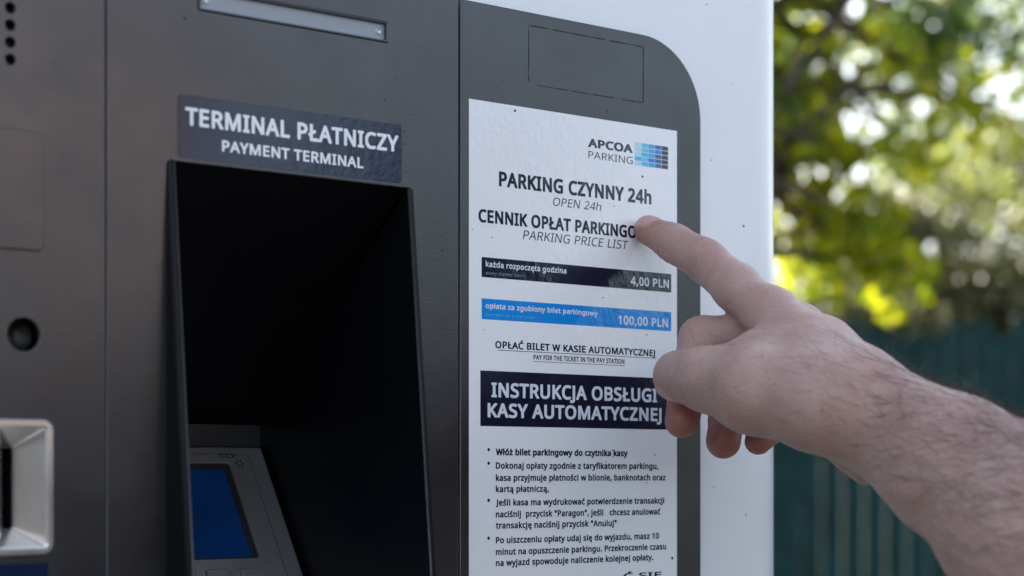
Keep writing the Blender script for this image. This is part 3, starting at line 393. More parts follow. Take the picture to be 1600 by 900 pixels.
def plate_mesh_2d(loops):
    c = bpy.data.curves.new('g', 'CURVE'); c.dimensions = '2D'; c.fill_mode = 'BOTH'
    for lp in loops:
        s = c.splines.new('POLY'); s.points.add(len(lp) - 1); s.use_cyclic_u = True
        for p, (x, z) in zip(s.points, lp): p.co = (x, z, 0, 1)
    o = bpy.data.objects.new('g', c); COL.objects.link(o)
    me = from_object(o); bpy.data.objects.remove(o); bpy.data.curves.remove(c)
    return me

def layout(s, w):
    x = 0; out = []; hi = 0
    for ch in s:
        if ch == ' ': x += 100; continue
        out.append((ch, x)); hi = x + max(p[0] for l in FONTS[w][ch][1] for p in l); x += FONTS[w][ch][0]
    lo = min(p[0] for l in FONTS[w][out[0][0]][1] for p in l)
    return out, lo, hi

def letter(mb, s, x0, x1, z, cap, y, mat=0, bold=0.0, shear=0.0, fit=None):
    """Write s on the panel plane from x0 to x1 (mm), baseline z, capital height cap; bold above 0.05 thickens the strokes further."""
    w = 1 if bold else 0
    out, lo, hi = layout(s if fit is None else fit, w)
    if fit is not None: out = layout(s, w)[0]
    up = 11 if w else 0
    sz = cap / (285.6 + 2 * up); b = max(0.0, bold - 0.05) * 400
    sx = (x1 - x0) / (hi - lo + 2 * b)
    offs = [(0, 0)] if not b else [(0, 0), (-b, 0.45 * b), (b, 0.45 * b), (-b, -0.45 * b), (b, -0.45 * b)]
    for k, (ox, oz) in enumerate(offs):
        yy = y - 0.006 * k
        for ch, gx in out:
            v, f = glyph(ch, w); n = len(mb.v)
            X = x0 + (v[:, 0] + gx - lo + b + ox) * sx; Z = z + (v[:, 1] + up + oz) * sz
            X = X + shear * (Z - z)
            mb.v += [(a / 1000, yy / 1000, c / 1000) for a, c in zip(X, Z)]
            mb.f += [tuple(n + i for i in q) for q in f]; mb.m += [mat] * len(f)

def rect(mb, x0, z0, x1, z1, y, mat=0):
    mb.quad((x0 / 1000, y / 1000, z0 / 1000), (x1 / 1000, y / 1000, z0 / 1000), (x1 / 1000, y / 1000, z1 / 1000), (x0 / 1000, y / 1000, z1 / 1000), mat)

# ------------------------------------------------------------------ the ground
m_ground, nt, p = nmat('asphalt')
r = ramp(nt, noise(nt, 3.0, 8.0, 0.7).outputs['Fac'], [(0.3, (0.028, 0.027, 0.026)), (0.7, (0.055, 0.053, 0.05))])
nt.links.new(r.outputs[0], p.inputs['Base Color']); p.inputs['Roughness'].default_value = 0.9
b = bump(nt, noise(nt, 160.0, 3.0).outputs['Fac'], 0.004); nt.links.new(b.outputs[0], p.inputs['Normal'])
mb = MB(); mb.quad((-400, -400, 0), (400, -400, 0), (400, 400, 0), (-400, 400, 0))
tag(mb.build('ground', m_ground), kind='structure')
m_grass, nt, p = nmat('verge_grass')
r = ramp(nt, noise(nt, 2.0, 8.0, 0.7).outputs['Fac'], [(0.3, (0.035, 0.06, 0.012)), (0.7, (0.08, 0.10, 0.03))])
nt.links.new(r.outputs[0], p.inputs['Base Color']); p.inputs['Roughness'].default_value = 0.95
FD = Vector((0.8071, -0.5905, 0)); FN = Vector((0.5905, 0.8071, 0))      # along the fence, across it
FC = Vector((5.0, 3.78, 0))
def fpt(a, b, z): q = FC + FD * a + FN * b; return (q.x, q.y, z)
mb = MB(); mb.quad(fpt(-30, -1.0, 0.004), fpt(30, -1.0, 0.004), fpt(30, 60, 0.004), fpt(-30, 60, 0.004))
tag(mb.build('verge', m_grass), kind='structure')

# ------------------------------------------------------------------ the pay station
ps = empty('pay_station', (0.265, 0.2, 0))
tag(ps, 'white and anthracite parking pay station with price list and card terminal', 'pay station')
def pchild(o):
    if o.parent is None: o.parent = ps
    o.matrix_parent_inverse = Matrix.Translation(-Vector(ps.location)) if o.parent is ps else Matrix.Identity(4)
    return o
HX0, HX1, HD, HH = -0.1069, 0.6369, 0.46, 1.70
def housing_mesh():
    fp = []
    r0 = 0.045
    for cx, cy, a0 in ((HX0 + r0, 0.004 + r0, 180), (HX1 - r0, 0.004 + r0, 270), (HX1 - r0, HD - r0, 0), (HX0 + r0, HD - r0, 90)):
        for i in range(13):
            a = R(a0 + 90 * i / 12); fp.append((cx + r0 * math.cos(a), cy + r0 * math.sin(a)))
    n = len(fp); bm = bmesh.new()
    lo = [bm.verts.new((x, y, 0.02)) for x, y in fp]; hi = [bm.verts.new((x, y, HH)) for x, y in fp]
    for i in range(n): bm.faces.new((lo[i], lo[(i + 1) % n], hi[(i + 1) % n], hi[i]))
    bm.faces.new(list(reversed(lo))); top = bm.faces.new(hi)
    bmesh.ops.bevel(bm, geom=list(top.edges), offset=0.012, segments=4, affect='EDGES', profile=0.5)
    me = bpy.data.meshes.new('housing'); bm.to_mesh(me); bm.free()
    ob = bpy.data.objects.new('tmp', me); COL.objects.link(ob)
    cb = MB(); cb.box(0.0, -0.1, 0.42, 0.53, 0.40, 1.525); cu = cb.build('cut', M['black'])
    bm = bmesh.new(); bm.from_mesh(cu.data); bmesh.ops.recalc_face_normals(bm, faces=bm.faces); bm.to_mesh(cu.data); bm.free()
    md = ob.modifiers.new('b', 'BOOLEAN'); md.operation = 'DIFFERENCE'; md.object = cu; md.solver = 'EXACT'
    out = from_object(ob)
    bpy.data.objects.remove(ob); bpy.data.objects.remove(cu)
    return out
hm = housing_mesh(); hm.materials.clear()
ho = link('housing', hm, M['white'], ps, True); pchild(ho)
bm = bmesh.new(); bm.from_mesh(hm)
for e in bm.edges: e.smooth = not (e.is_manifold and e.calc_face_angle(0) > 0.6)
bm.to_mesh(hm); bm.free()
mb = MB(); mb.box(HX0 + 0.02, 0.03, 0.0, HX1 - 0.02, HD - 0.02, 0.0198); pchild(mb.build('plinth', M['black'], ps))
mb = MB(); mb.box(HX0 - 0.012, -0.02, HH + 0.0005, HX1 + 0.012, HD + 0.012, HH + 0.045)
pchild(mb.build('roof_cap', M['white'], ps, bevel=0.012))

PT, PB, PL, PR, RC = 1.5537, 0.38, -0.0285, 0.5585, 0.036
HLX0, HLX1, HTZ, HBZ = 0.2866, 0.3922, 1.4700, 1.235           # card hood opening
# left door: perforated speaker, lock, coin inlet
holes = []
for cx, off in ((0.2224, 0), (0.2150, 0.0031), (0.2076, 0), (0.2002, 0.0031), (0.1928, 0)):
    for k in range(6): holes.append(circ(cx, 1.4996 + 0.00622 * k + off, 0.00185, 16))
lock_hole = circ(0.2274, 1.4004, 0.0060, 32)
CX0, CX1, CZ0, CZ1 = 0.2130, 0.2382, 1.3204, 1.3697
left_loops = [rrect(PL, PB, 0.2587, PT, RC, 12, (1, 0, 0, 1))] + holes + [lock_hole, rrect(CX0 + 0.0012, CZ0 + 0.0012, CX1 - 0.0012, CZ1 - 0.0012, 0.004)]
left_door = pchild(plate('left_door', left_loops, 0.0, 0.0038, M['grey'], ps, 0.0004))
hatch = plate('hatch', [rrect(0.150, 1.4311, 0.2348, 1.4745, 0.003)], -0.0009, 0.0008, M['grey'], left_door, 0.00035)
mb = MB(); mb.box(0.186, 0.0050, 1.480, 0.232, 0.0058, 1.552); mb.build('speaker_mesh', M['black'], left_door)
mb = MB()
mb.tube([(0.2274, 0.0085, 1.4004), (0.2274, 0.0200, 1.4004)], 0.0060, 32)
lk = mb.build('lock', M['black'], left_door, True)
mb = MB(); mb.box(0.2266, 0.0079, 1.3985, 0.2280, 0.0084, 1.4023); mb.build('keyway', M['rust'], lk)
# coin inlet: rounded frame, funnel walls running back to a vertical slot
def ring_loop(x0, z0, x1, z1, r, y): return [(x, y, z) for x, z in rrect(x0, z0, x1, z1, r, 6)]
def loft(mb, loops, m=0):
    n = len(loops[0])
    for a, b in zip(loops[:-1], loops[1:]):
        k = len(mb.v); mb.v += a + b
        for i in range(n):
            mb.f.append((k + i, k + (i + 1) % n, k + n + (i + 1) % n, k + n + i)); mb.m.append(m)
ci = MB()
e = 0.0031
loft(ci, [ring_loop(CX0, CZ0, CX1, CZ1, 0.0042, 0.0002), ring_loop(CX0, CZ0, CX1, CZ1, 0.0042, -0.0014),
          ring_loop(CX0 + .0006, CZ0 + .0006, CX1 - .0006, CZ1 - .0006, 0.0038, -0.0021),
          ring_loop(CX0 + e - .0008, CZ0 + e - .0008, CX1 - e + .0008, CZ1 - e + .0008, 0.0016, -0.0021),
          ring_loop(CX0 + e, CZ0 + e, CX1 - e, CZ1 - e, 0.0012, -0.0013),
          ring_loop(0.2236, 1.3299, 0.2273, 1.3594, 0.0004, 0.0120), ring_loop(0.2236, 1.3299, 0.2273, 1.3594, 0.0004, 0.03)])
nring = len(ring_loop(0, 0, 1, 1, 0.1, 0))
ci.m = [0] * (len(ci.f) - nring) + [1] * nring
coin = ci.build('coin_inlet', [M['silver'], M['black']], ps); pchild(coin)
bm = bmesh.new(); bm.from_mesh(coin.data); bmesh.ops.remove_doubles(bm, verts=bm.verts, dist=1e-6); bm.to_mesh(coin.data); bm.free()
mb = MB(); mb.box(0.2232, 0.0285, 1.329, 0.2277, 0.0295, 1.3603); mb.build('coin_slot', M['black'], coin)
# blue pictogram label under the coin inlet
mb = MB(); rect(mb, 205, 1288, 236.5, 1317.2, -0.25, 0)
mb.poly([(0.2078, -0.0003, 1.3120), (0.2225, -0.0003, 1.3120), (0.2290, -0.0003, 1.3060), (0.2225, -0.0003, 1.3000), (0.2078, -0.0003, 1.3000)], 1)
lb = mb.build('coin_label', [M['sign_navy'], M['sign_white']], ps); pchild(lb)

# centre plate with the opening of the card hood and the lamp strip
SX0, SX1, SZ0, SZ1 = 0.2968, 0.3832, 1.5294, 1.5378
cl = [rrect(0.2591, PB, 0.4187, PT, 0.002, 4, (0, 0, 0, 0)), [(HLX0 - .0016, HBZ), (HLX1 + .0016, HBZ), (HLX1 + .0016, HTZ), (HLX0 - .0016, HTZ)], rrect(SX0, SZ0, SX1, SZ1, 0.0006, 3)]
centre = pchild(plate('centre_plate', cl, 0.0, 0.0038, M['grey'], ps, 0.0004))
lamp = plate('lamp_strip', [rrect(SX0, SZ0, SX1, SZ1, 0.0006, 3), rrect(SX0 + .0009, SZ0 + .0008, SX1 - .0012, SZ1 - .0006, 0.0004, 3)], -0.0005, 0.004, M['lens_rim'], ps, 0.0002); pchild(lamp)
plate('lens', [rrect(SX0 + .0005, SZ0 + .0005, SX1 - .0005, SZ1 - .0003, 0.0004, 3)], 0.0014, 0.0016, M['lens'], lamp)
for sx in (SX0 + 0.0035, SX1 - 0.0042):
    mb = MB(); mb.tube([(sx, 0.0013, 1.5336), (sx, 0.0004, 1.5336)], [0.0012, 0.0009], 16); mb.build('screw', M['foil_white'], lamp, True)

# right plate with the rounded shoulder
side_loop = [(0.4194, PB + 0), ] + rrect(0.4194, PB, PR, PT, RC, 16, (0, 1, 1, 0))[1:]
side = pchild(plate('side_plate', [side_loop], 0.0, 0.0038, M['grey'], ps, 0.0005))
# rim line round the plates: a thin lighter lip
# dirty outline left by a removed sticker
rng = random.Random(5)
mb = MB()
def dashed(a, b, keep, w=0.5):
    n = 26
    for i in range(n):
        if rng.random() > keep: continue
        t0, t1 = i / n, (i + 1.0) / n
        ww = w * rng.uniform(0.5, 1.2)
        x0, z0 = a[0] + (b[0] - a[0]) * t0, a[1] + (b[1] - a[1]) * t0
        x1, z1 = a[0] + (b[0] - a[0]) * t1, a[1] + (b[1] - a[1]) * t1
        if abs(b[0] - a[0]) > abs(b[1] - a[1]): rect(mb, min(x0, x1), z0 - ww / 2, max(x0, x1), z0 + ww / 2, -0.12)
        else: rect(mb, x0 - ww / 2, min(z0, z1), x0 + ww / 2, max(z0, z1), -0.13)
dashed((457.2, 1547.9), (522.5, 1547.9), 0.93); dashed((456.2, 1523), (456.2, 1547.6), 0.97, 0.45)
dashed((458.2, 1522.0), (522.0, 1522.0), 0.92, 0.45); dashed((522.5, 1522.2), (522.5, 1547.5), 0.95, 0.45)
mb.build('glue_outline', M['speck'], side)

# card hood: two cheeks swelling out of the panel, slanted ceiling, back, lip
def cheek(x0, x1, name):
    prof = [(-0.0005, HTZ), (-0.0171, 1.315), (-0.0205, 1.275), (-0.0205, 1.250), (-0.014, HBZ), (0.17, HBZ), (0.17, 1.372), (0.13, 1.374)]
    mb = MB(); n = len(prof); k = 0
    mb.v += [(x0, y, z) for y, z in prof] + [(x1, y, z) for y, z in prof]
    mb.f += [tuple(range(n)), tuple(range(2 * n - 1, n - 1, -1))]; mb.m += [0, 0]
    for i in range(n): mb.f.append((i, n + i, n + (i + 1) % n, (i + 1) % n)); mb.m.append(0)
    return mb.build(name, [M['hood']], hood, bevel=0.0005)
hood = empty('card_hood', (0, 0, 0)); hood.parent = ps; pchild(hood)
for cx0, cx1 in ((0.2834, HLX0), (HLX1, 0.3954)):
    ck = cheek(cx0, cx1, 'cheek')
    xm = (cx0 + cx1) / 2 + (0.0011 if cx0 < 0.3 else -0.0011); tr_ = MB()
    tr_.tube([(xm, y, z) for y, z in ((-0.0008, HTZ - 0.0005), (-0.0174, 1.315), (-0.0208, 1.275), (-0.0208, 1.252))], 0.00055, 8)
    tr_.build('lit_edge', M['grey_edge'], ck, True)  # lighter strip: sky glint and wear of the edge put into colour
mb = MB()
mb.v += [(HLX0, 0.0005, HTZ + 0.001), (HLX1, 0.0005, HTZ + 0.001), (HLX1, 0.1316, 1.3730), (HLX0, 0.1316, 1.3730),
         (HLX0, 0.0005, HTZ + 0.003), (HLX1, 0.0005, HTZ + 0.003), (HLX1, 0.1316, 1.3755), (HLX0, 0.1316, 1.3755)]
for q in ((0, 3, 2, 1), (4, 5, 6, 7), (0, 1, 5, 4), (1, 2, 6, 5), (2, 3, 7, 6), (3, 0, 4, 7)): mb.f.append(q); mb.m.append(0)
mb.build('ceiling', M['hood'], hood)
mb = MB(); mb.box(0.2850, -0.0009, 1.4699, 0.3938, 0.0004, 1.4707); mb.build('lip', M['grey_edge'], hood, bevel=0.0003)
mb = MB(); mb.box(HLX0, 0.130, 1.3628, HLX1, 0.1330, 1.3732); mb.build('bracket', M['grey'], hood)
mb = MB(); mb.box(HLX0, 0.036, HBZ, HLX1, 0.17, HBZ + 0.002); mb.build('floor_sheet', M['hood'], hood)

# the card terminal, leaning back inside the hood
term = empty('card_terminal', (0, 0, 0)); term.parent = ps; pchild(term)
TA = math.atan(0.695); TO = Vector((0.339, 0.0836, 1.3030))
# local frame: x right, y up the face, z into the machine
T4 = Matrix.Translation(TO) @ Matrix(((1, 0, 0, 0), (0, math.sin(TA), math.cos(TA), 0), (0, math.cos(TA), -math.sin(TA), 0), (0, 0, 0, 1)))
K = 1 / math.cos(TA)
def tz(z): return (z - 1.3030) * K
def tplate(name, loops, zf, thick, mat, parent, bevel=0.0):
    me = plate_mesh(loops, 0, thick, bevel)              # x, z in plane; y depth
    me.transform(Matrix.Translation((0, zf, 0)))
    me.transform(Matrix(((1, 0, 0, 0), (0, 0, 1, 0), (0, 1, 0, 0), (0, 0, 0, 1))))   # -> x, y=up, z=depth
    me.transform(T4); me.flip_normals(); me.update()
    return link(name, me, mat, parent)
hw = 0.0510
body = tplate('terminal_frame', [rrect(-hw, tz(1.238), hw, tz(1.3625), 0.001, 3)], 0.0, 0.012, M['steel'], term, 0.0006)
gx, gt = 0.0428, tz(1.3589)
tplate('gap_line', [rrect(-gx, tz(1.240), gx, gt, 0.001, 4), rrect(-gx + .0005, tz(1.2404), gx - .0005, gt - .0005, 0.001, 4)], -0.0002, 0.0001, M['black'], term)
face = tplate('terminal_face', [rrect(-gx + .0007, tz(1.2406), gx - .0007, gt - .0007, 0.001, 4), rrect(-0.0312, tz(1.3113), 0.0312, tz(1.3545), 0.0015, 4)], -0.0010, 0.0009, M['steel'], term, 0.0002)
scr = tplate('screen_bezel', [rrect(-0.0310, tz(1.3115), 0.0310, tz(1.3543), 0.0014, 4)], -0.0002, 0.0001, M['black'], term)
tplate('screen', [rrect(-0.0278, tz(1.3122), 0.0276, tz(1.3514), 0.0004, 3)], -0.0004, 0.0001, M['screen'], scr)
for r_ in range(4):
    for c_ in range(4):
        x0 = -0.0315 + 0.0168 * c_ ; z1 = 1.3066 - 0.0125 * r_
        tplate('key', [rrect(x0, tz(z1 - 0.0085), x0 + 0.0118, tz(z1), 0.0014, 4)], -0.0022, 0.0020, M['steel'], term, 0.0005)
# maker's mark, top right of the terminal face: three letters and a small burst
lt = MB(); letter(lt, 'CCV', 27.3, 35.4, 0.0, 3.1, 0.0, 0, 0.03)
V = np.array(lt.v); L = np.stack([V[:, 0], V[:, 2] + tz(1.3566), np.full(len(V), -0.00125)], 1)
bu = MB(); bu.v = [tuple(T4 @ Vector(q)) for q in L]; bu.f = [tuple(q) for q in lt.f]; bu.m = list(lt.m)
for k in range(6):
    a = R(90 + 60 * k + 28); c0 = Vector((0.0362, tz(1.3540), -0.00125)); d = Vector((math.cos(a), math.sin(a), 0)); n_ = Vector((-d.y, d.x, 0))
    ln = 0.0029
    pts = [c0 + d * 0.0007, c0 + d * 0.0016 + n_ * 0.00045, c0 + d * ln, c0 + d * 0.0016 - n_ * 0.00045]
    bu.poly([tuple(T4 @ q) for q in pts])
bu.build('maker_mark', M['print'], face)

# ------------------------------------------------------------------ signs on the machine
sg = MB(); y0 = -0.22
loop = [(x * 1, z) for x, z in rrect(0.2882, 1.4714, 0.3897, 1.4959, 0.0012, 5)]
k = len(sg.v); sg.poly([(x, y0 / 1000, z) for x, z in loop], 0)
letter(sg, 'TERMINAL PŁATNICZY', 291.1, 388.0, 1484.2, 8.5, y0 - 0.06, 1, 0.053)
letter(sg, 'PAYMENT TERMINAL', 306.7, 371.0, 1475.7, 5.4, y0 - 0.06, 1, 0.042)
term_sign = sg.build('terminal_sign', [M['sign_navy'], M['sign_white']], ps); pchild(term_sign)

st = MB(); yS = -0.20; yT = -0.26
rect(st, 423.9, 1240.0, 543.1, 1511.3, yS, 0)
letter(st, 'PARKING CZYNNY 24h', 439.8, 527.2, 1475.2, 7.9, yT, 1, 0.059)
letter(st, 'OPEN 24h', 469.2, 496.8, 1469.5, 4.6, yT, 1, 0.0, 0.2)
letter(st, 'CENNIK OPŁAT PARKINGOWYCH', 428.9, 518.0, 1458.7, 6.9, yT, 1, 0.059, fit='CENNIK OPŁAT PARKINGO')
letter(st, 'PARKING PRICE LIST', 452.8, 512.4, 1453.2, 4.9, yT, 1, 0.0, 0.2)
letter(st, 'OPŁAĆ BILET W KASIE AUTOMATYCZNEJ', 437.8, 529.5, 1404.6, 3.8, yT, 1, 0.055)
rect(st, 439.2, 1403.65, 530.3, 1403.9, yT, 1)
letter(st, 'PAY FOR THE TICKET IN THE PAY STATION', 458.6, 510.9, 1400.4, 2.7, yT, 1, 0.034)
rect(st, 458.5, 1399.5, 511.0, 1399.7, yT, 1)
for s_, x0, x1, z, bu_ in (('Włóż bilet parkingowy do czytnika kasy', 438.1, 512.8, 1358.0, 1),
        ('Dokonaj opłaty zgodnie z taryfikatorem parkingu,', 438.1, 531.5, 1352.1, 1),
        ('kasa przyjmuje płatności w bilonie, banknotach oraz', 438.1, 535.9, 1346.8, 0),
        ('kartą płatniczą,', 438.1, 467.2, 1341.9, 0),
        ('Jeśli kasa ma wydrukować potwierdzenie transakcji', 438.1, 535.1, 1336.0, 1),
        ('naciśnij  przycisk "Paragon", jeśli   chcesz anulować', 438.1, 532.7, 1330.9, 0),
        ('transakcję naciśnij przycisk "Anuluj"', 438.1, 506.3, 1326.0, 0),
        ('Po uiszczeniu opłaty udaj się do wyjazdu, masz 10', 438.1, 531.9, 1319.6, 1),
        ('minut na opuszczenie parkingu. Przekroczenie czasu', 438.1, 536.3, 1314.5, 0),
        ('na wyjazd spowoduje naliczenie kolejnej opłaty.', 438.1, 528.4, 1309.7, 0)):
    letter(st, s_, x0, x1, z, 3.4, yT, 1, 0.068 if z > 1357 else 0.057)
    if bu_: st.poly([(x, yT / 1000, q) for x, q in circ(0.4343, (z + 2.4) / 1000, 0.00072, 14)], 1)
letter(st, 'Ć SIĘ', 510.3, 533.5, 1301.4, 3.4, yT, 1, 0.02)
ticket = st.build('price_sticker', [M['foil_white'], M['foil_text']], ps); pchild(ticket)
# logo: two lines of lettering and a five by five block of blues
lg = MB()
letter(lg, 'APCOA', 489.5, 515.8, 1497.9, 4.7, yT, 0, 0.065)
letter(lg, 'PARKING', 489.7, 515.9, 1492.8, 4.1, yT, 0)
cols = [(0.45, 0.72, 0.83), (0.12, 0.55, 0.76), (0.05, 0.38, 0.70), (0.03, 0.13, 0.30), (0.02, 0.025, 0.06)]
lm = [M['foil_text']] + [laminate('logo_blue', c) for c in cols] + [laminate('logo_bright', (0.01, 0.20, 0.78)), laminate('logo_cyan', (0.03, 0.50, 0.74))]
pw, phh = (537.6 - 517.1) / 5, (1503.3 - 1492.5) / 5
for i in range(5):
    for j in range(5):
        mi = i + 1
        if (i, j) in ((3, 1), (2, 3)): mi = 6
        if (i, j) in ((1, 2), (0, 3), (1, 4)): mi = 7
        rect(lg, 517.1 + i * pw + 0.1, 1503.3 - (j + 1) * phh + 0.14, 517.1 + (i + 1) * pw - 0.1, 1503.3 - j * phh - 0.14, yT, mi)
lg.build('logo', lm, ticket)
def bar(z0, z1, mat, txts, label):
    b_ = MB(); rect(b_, 430.6, z0, 539.5, z1, yT, 0)
    for a in txts: letter(b_, *a)
    o = b_.build('price_bar', [mat, M['foil_pale'], M['foil_dim'], M['foil_dimblue']], ticket); o['label'] = label
bar(1435.05, 1443.7, M['foil_black'], [('każda rozpoczęta godzina', 432.7, 477.0, 1439.6, 3.05, yT - 0.06, 1, 0.028),
    ('every started hour', 432.7, 453.0, 1436.3, 1.75, yT - 0.06, 2, 0.0, 0.2), ('4,00 PLN', 514.6, 538.0, 1437.0, 4.85, yT - 0.06, 1, 0.03)], 'black price bar with the hourly price')
bar(1416.85, 1425.8, M['foil_blue'], [('opłata za zgubiony bilet parkingowy', 432.7, 495.0, 1421.6, 2.85, yT - 0.06, 1, 0.022),
    ('payment for a lost ticket', 432.7, 459.2, 1418.3, 1.7, yT - 0.06, 3, 0.0, 0.2), ('100,00 PLN', 507.2, 537.4, 1418.5, 5.0, yT - 0.06, 1, 0.026)], 'blue price bar with the lost ticket price')
hb = MB(); rect(hb, 429.9, 1370.6, 540.0, 1394.6, yT, 0)
letter(hb, 'INSTRUKCJA OBSŁUGI', 435.7, 530.7, 1383.2, 7.8, yT - 0.06, 1, 0.055)
letter(hb, 'KASY AUTOMATYCZNEJ', 433.7, 533.4, 1374.4, 7.6, yT - 0.06, 1, 0.055)
hb.build('heading_band', [M['foil_black'], M['foil_pale']], ticket)

# dried specks of dirt and insects on the panel and the stickers
def speck(x, z, r, parent, y=-0.0001, mat='speck'):
    mb = MB(); n = 9; rr = [r * rng.uniform(0.6, 1.15) for _ in range(n)]
    ring = [(x + rr[i] * math.cos(2 * math.pi * i / n), y, z + rr[i] * math.sin(2 * math.pi * i / n)) for i in range(n)]
    top = (x + r * 0.1, y - r * 0.45, z)
    k = len(mb.v); mb.v += ring + [top]
    for i in range(n): mb.f.append((i, (i + 1) % n, n)); mb.m.append(0)
    o = mb.build('dirt_speck', M[mat], parent, True)
    if parent is ps: pchild(o)
for (x, z, r, par, y, mt) in ((0.2909, 1.5251, 0.00079, 'c', 0, 'speck'),
    (0.3186, 1.5107, 0.0004, 'c', 0, 'speck'),
    (0.3815, 1.5051, 0.00059, 'c', 0, 'speck'),
    (0.3398, 1.5016, 0.00046, 'c', 0, 'speck'),
    (0.3874, 1.5158, 0.00035, 'c', 0, 'speck'),
    (0.2779, 1.471, 0.00054, 'c', 0, 'rust'),
    (0.3912, 1.4935, 0.00067, 'c', 0, 'rust'),
    (0.3912, 1.4881, 0.00054, 'c', 0, 'rust'),
    (0.3916, 1.4766, 0.00062, 'c', 0, 'rust'),
    (0.4103, 1.4451, 0.00054, 'c', 0, 'speck'),
    (0.2665, 1.3794, 0.0006, 'c', 0, 'rust'),
    (0.398, 1.4579, 0.00035, 'c', 0, 'speck'),
    (0.4485, 1.5092, 0.00067, 'w', -0.00027, 'speck'),
    (0.5217, 1.4877, 0.00065, 'w', -0.00027, 'rust'),
    (0.5048, 1.4725, 0.00035, 'w', -0.00027, 'speck'),
    (0.4361, 1.4526, 0.00036, 'w', -0.00027, 'speck'),
    (0.4259, 1.4551, 0.00028, 'w', -0.00027, 'speck'),
    (0.4984, 1.4302, 0.00044, 'w', -0.00027, 'rust'),
    (0.5244, 1.4145, 0.00042, 'w', -0.00027, 'speck'),
    (0.4316, 1.4123, 0.00033, 'w', -0.00027, 'speck'),
    (0.5037, 1.3605, 0.00041, 'w', -0.00027, 'speck'),
    (0.504, 1.3576, 0.00035, 'w', -0.00027, 'speck'),
    (0.4999, 1.3555, 0.00035, 'w', -0.00027, 'speck'),
    (0.5244, 1.3458, 0.00036, 'w', -0.00027, 'speck'),
    (0.5295, 1.3587, 0.00036, 'w', -0.00027, 'speck'),
    (0.5402, 1.3103, 0.00072, 'w', -0.00027, 'speck'),
    (0.501, 1.5154, 0.00053, 's', 0, 'speck'),
    (0.4426, 1.521, 0.00039, 's', 0, 'speck'),
    (0.4391, 1.5459, 0.00033, 's', 0, 'speck'),
    (0.4199, 1.4919, 0.00027, 's', 0, 'speck'),
    (0.4219, 1.3077, 0.0006, 's', 0, 'rust'),
    (0.5904, 1.471, 0.00081, 'h', 0.004, 'speck'),
    (0.5659, 1.5755, 0.00043, 'h', 0.004, 'speck'),
    (0.5692, 1.5011, 0.00043, 'h', 0.004, 'speck'),
    (0.5705, 1.3435, 0.00046, 'h', 0.004, 'speck'),
    (0.5917, 1.33, 0.00056, 'h', 0.004, 'speck'),
    (0.5823, 1.5397, 0.00031, 'h', 0.004, 'speck'),
    (0.2392, 1.5004, 0.00047, 'l', 0, 'speck'),
    (0.2476, 1.4471, 0.00036, 'l', 0, 'speck')):
    speck(x, z, r, {'c': centre, 's': side, 'l': left_door, 'w': ticket, 'h': ho, 't': term_sign}[par], y, mt)

# ------------------------------------------------------------------ the pointing arm (one continuous surface grown from a distance field)
J = {
    'i_tip': ((0.5197, -0.0074, 1.4615), 0.0068),
    'i_dip': ((0.5222, -0.0217, 1.4548), 0.0083),
    'i_pip': ((0.5231, -0.0421, 1.4442), 0.0092),
    'i_mid': ((0.5228, -0.0624, 1.4307), 0.0101),
    'i_mcp': ((0.5223, -0.0825, 1.4175), 0.0104),
    'i_cmc': ((0.5183, -0.1167, 1.3999), 0.0132),
    'm_tip': ((0.5025, -0.0494, 1.3733), 0.0077),
    'm_dip': ((0.5090, -0.0454, 1.3893), 0.0086),
    'm_pip': ((0.5174, -0.0454, 1.4093), 0.0094),
    'm_mcp': ((0.5422, -0.0784, 1.4122), 0.0110),
    'r_tip': ((0.5293, -0.0466, 1.3642), 0.0076),
    'r_dip': ((0.5371, -0.0412, 1.3759), 0.0083),
    'r_pip': ((0.5499, -0.0407, 1.3930), 0.0093),
    'r_mcp': ((0.5575, -0.0797, 1.4039), 0.0105),
    'p_tip': ((0.5501, -0.0470, 1.3647), 0.0064),
    'p_dip': ((0.5569, -0.0458, 1.3704), 0.0070),
    'p_pip': ((0.5704, -0.0495, 1.3816), 0.0080),
    'p_mcp': ((0.5673, -0.0807, 1.3946), 0.0100),
    't_tip': ((0.4927, -0.0583, 1.3918), 0.0112),
    't_ip': ((0.4890, -0.0803, 1.3890), 0.0128),
    't_mcp': ((0.4908, -0.1064, 1.3836), 0.0165),
    't_cmc': ((0.5006, -0.1322, 1.3778), 0.0175),
    'm_cmc': ((0.5274, -0.1295, 1.3832), 0.0120),
    'r_cmc': ((0.5356, -0.1231, 1.3795), 0.0120),
    'p_cmc': ((0.5393, -0.1197, 1.3744), 0.0120),
    'web_a': ((0.5045, -0.0942, 1.3977), 0.0120),
    'web_b': ((0.5096, -0.1165, 1.3915), 0.0150),
    'wr_top': ((0.5159, -0.1410, 1.3834), 0.0120),
    'wr_bot': ((0.5159, -0.1360, 1.3717), 0.0120),
    'wr_deep': ((0.5364, -0.1213, 1.3774), 0.0120),
    'fa_top1': ((0.5236, -0.1813, 1.3607), 0.0170),
    'fa_bot1': ((0.5174, -0.1767, 1.3476), 0.0170),
    'fa_deep1': ((0.5441, -0.1604, 1.3551), 0.0190),
    'fa_top2': ((0.5300, -0.2157, 1.3406), 0.0250),
    'fa_bot2': ((0.5215, -0.2095, 1.3243), 0.0240),
    'fa_deep2': ((0.5569, -0.1882, 1.3321), 0.0270),
    'ball_a': ((0.5269, -0.1143, 1.3632), 0.0070),
    'ball_b': ((0.5273, -0.1320, 1.3505), 0.0050),
    'elbow': ((0.5330, -0.3381, 1.2510), 0.0400),
    'shoulder': ((0.6149, -0.5157, 1.4300), 0.0500),
}
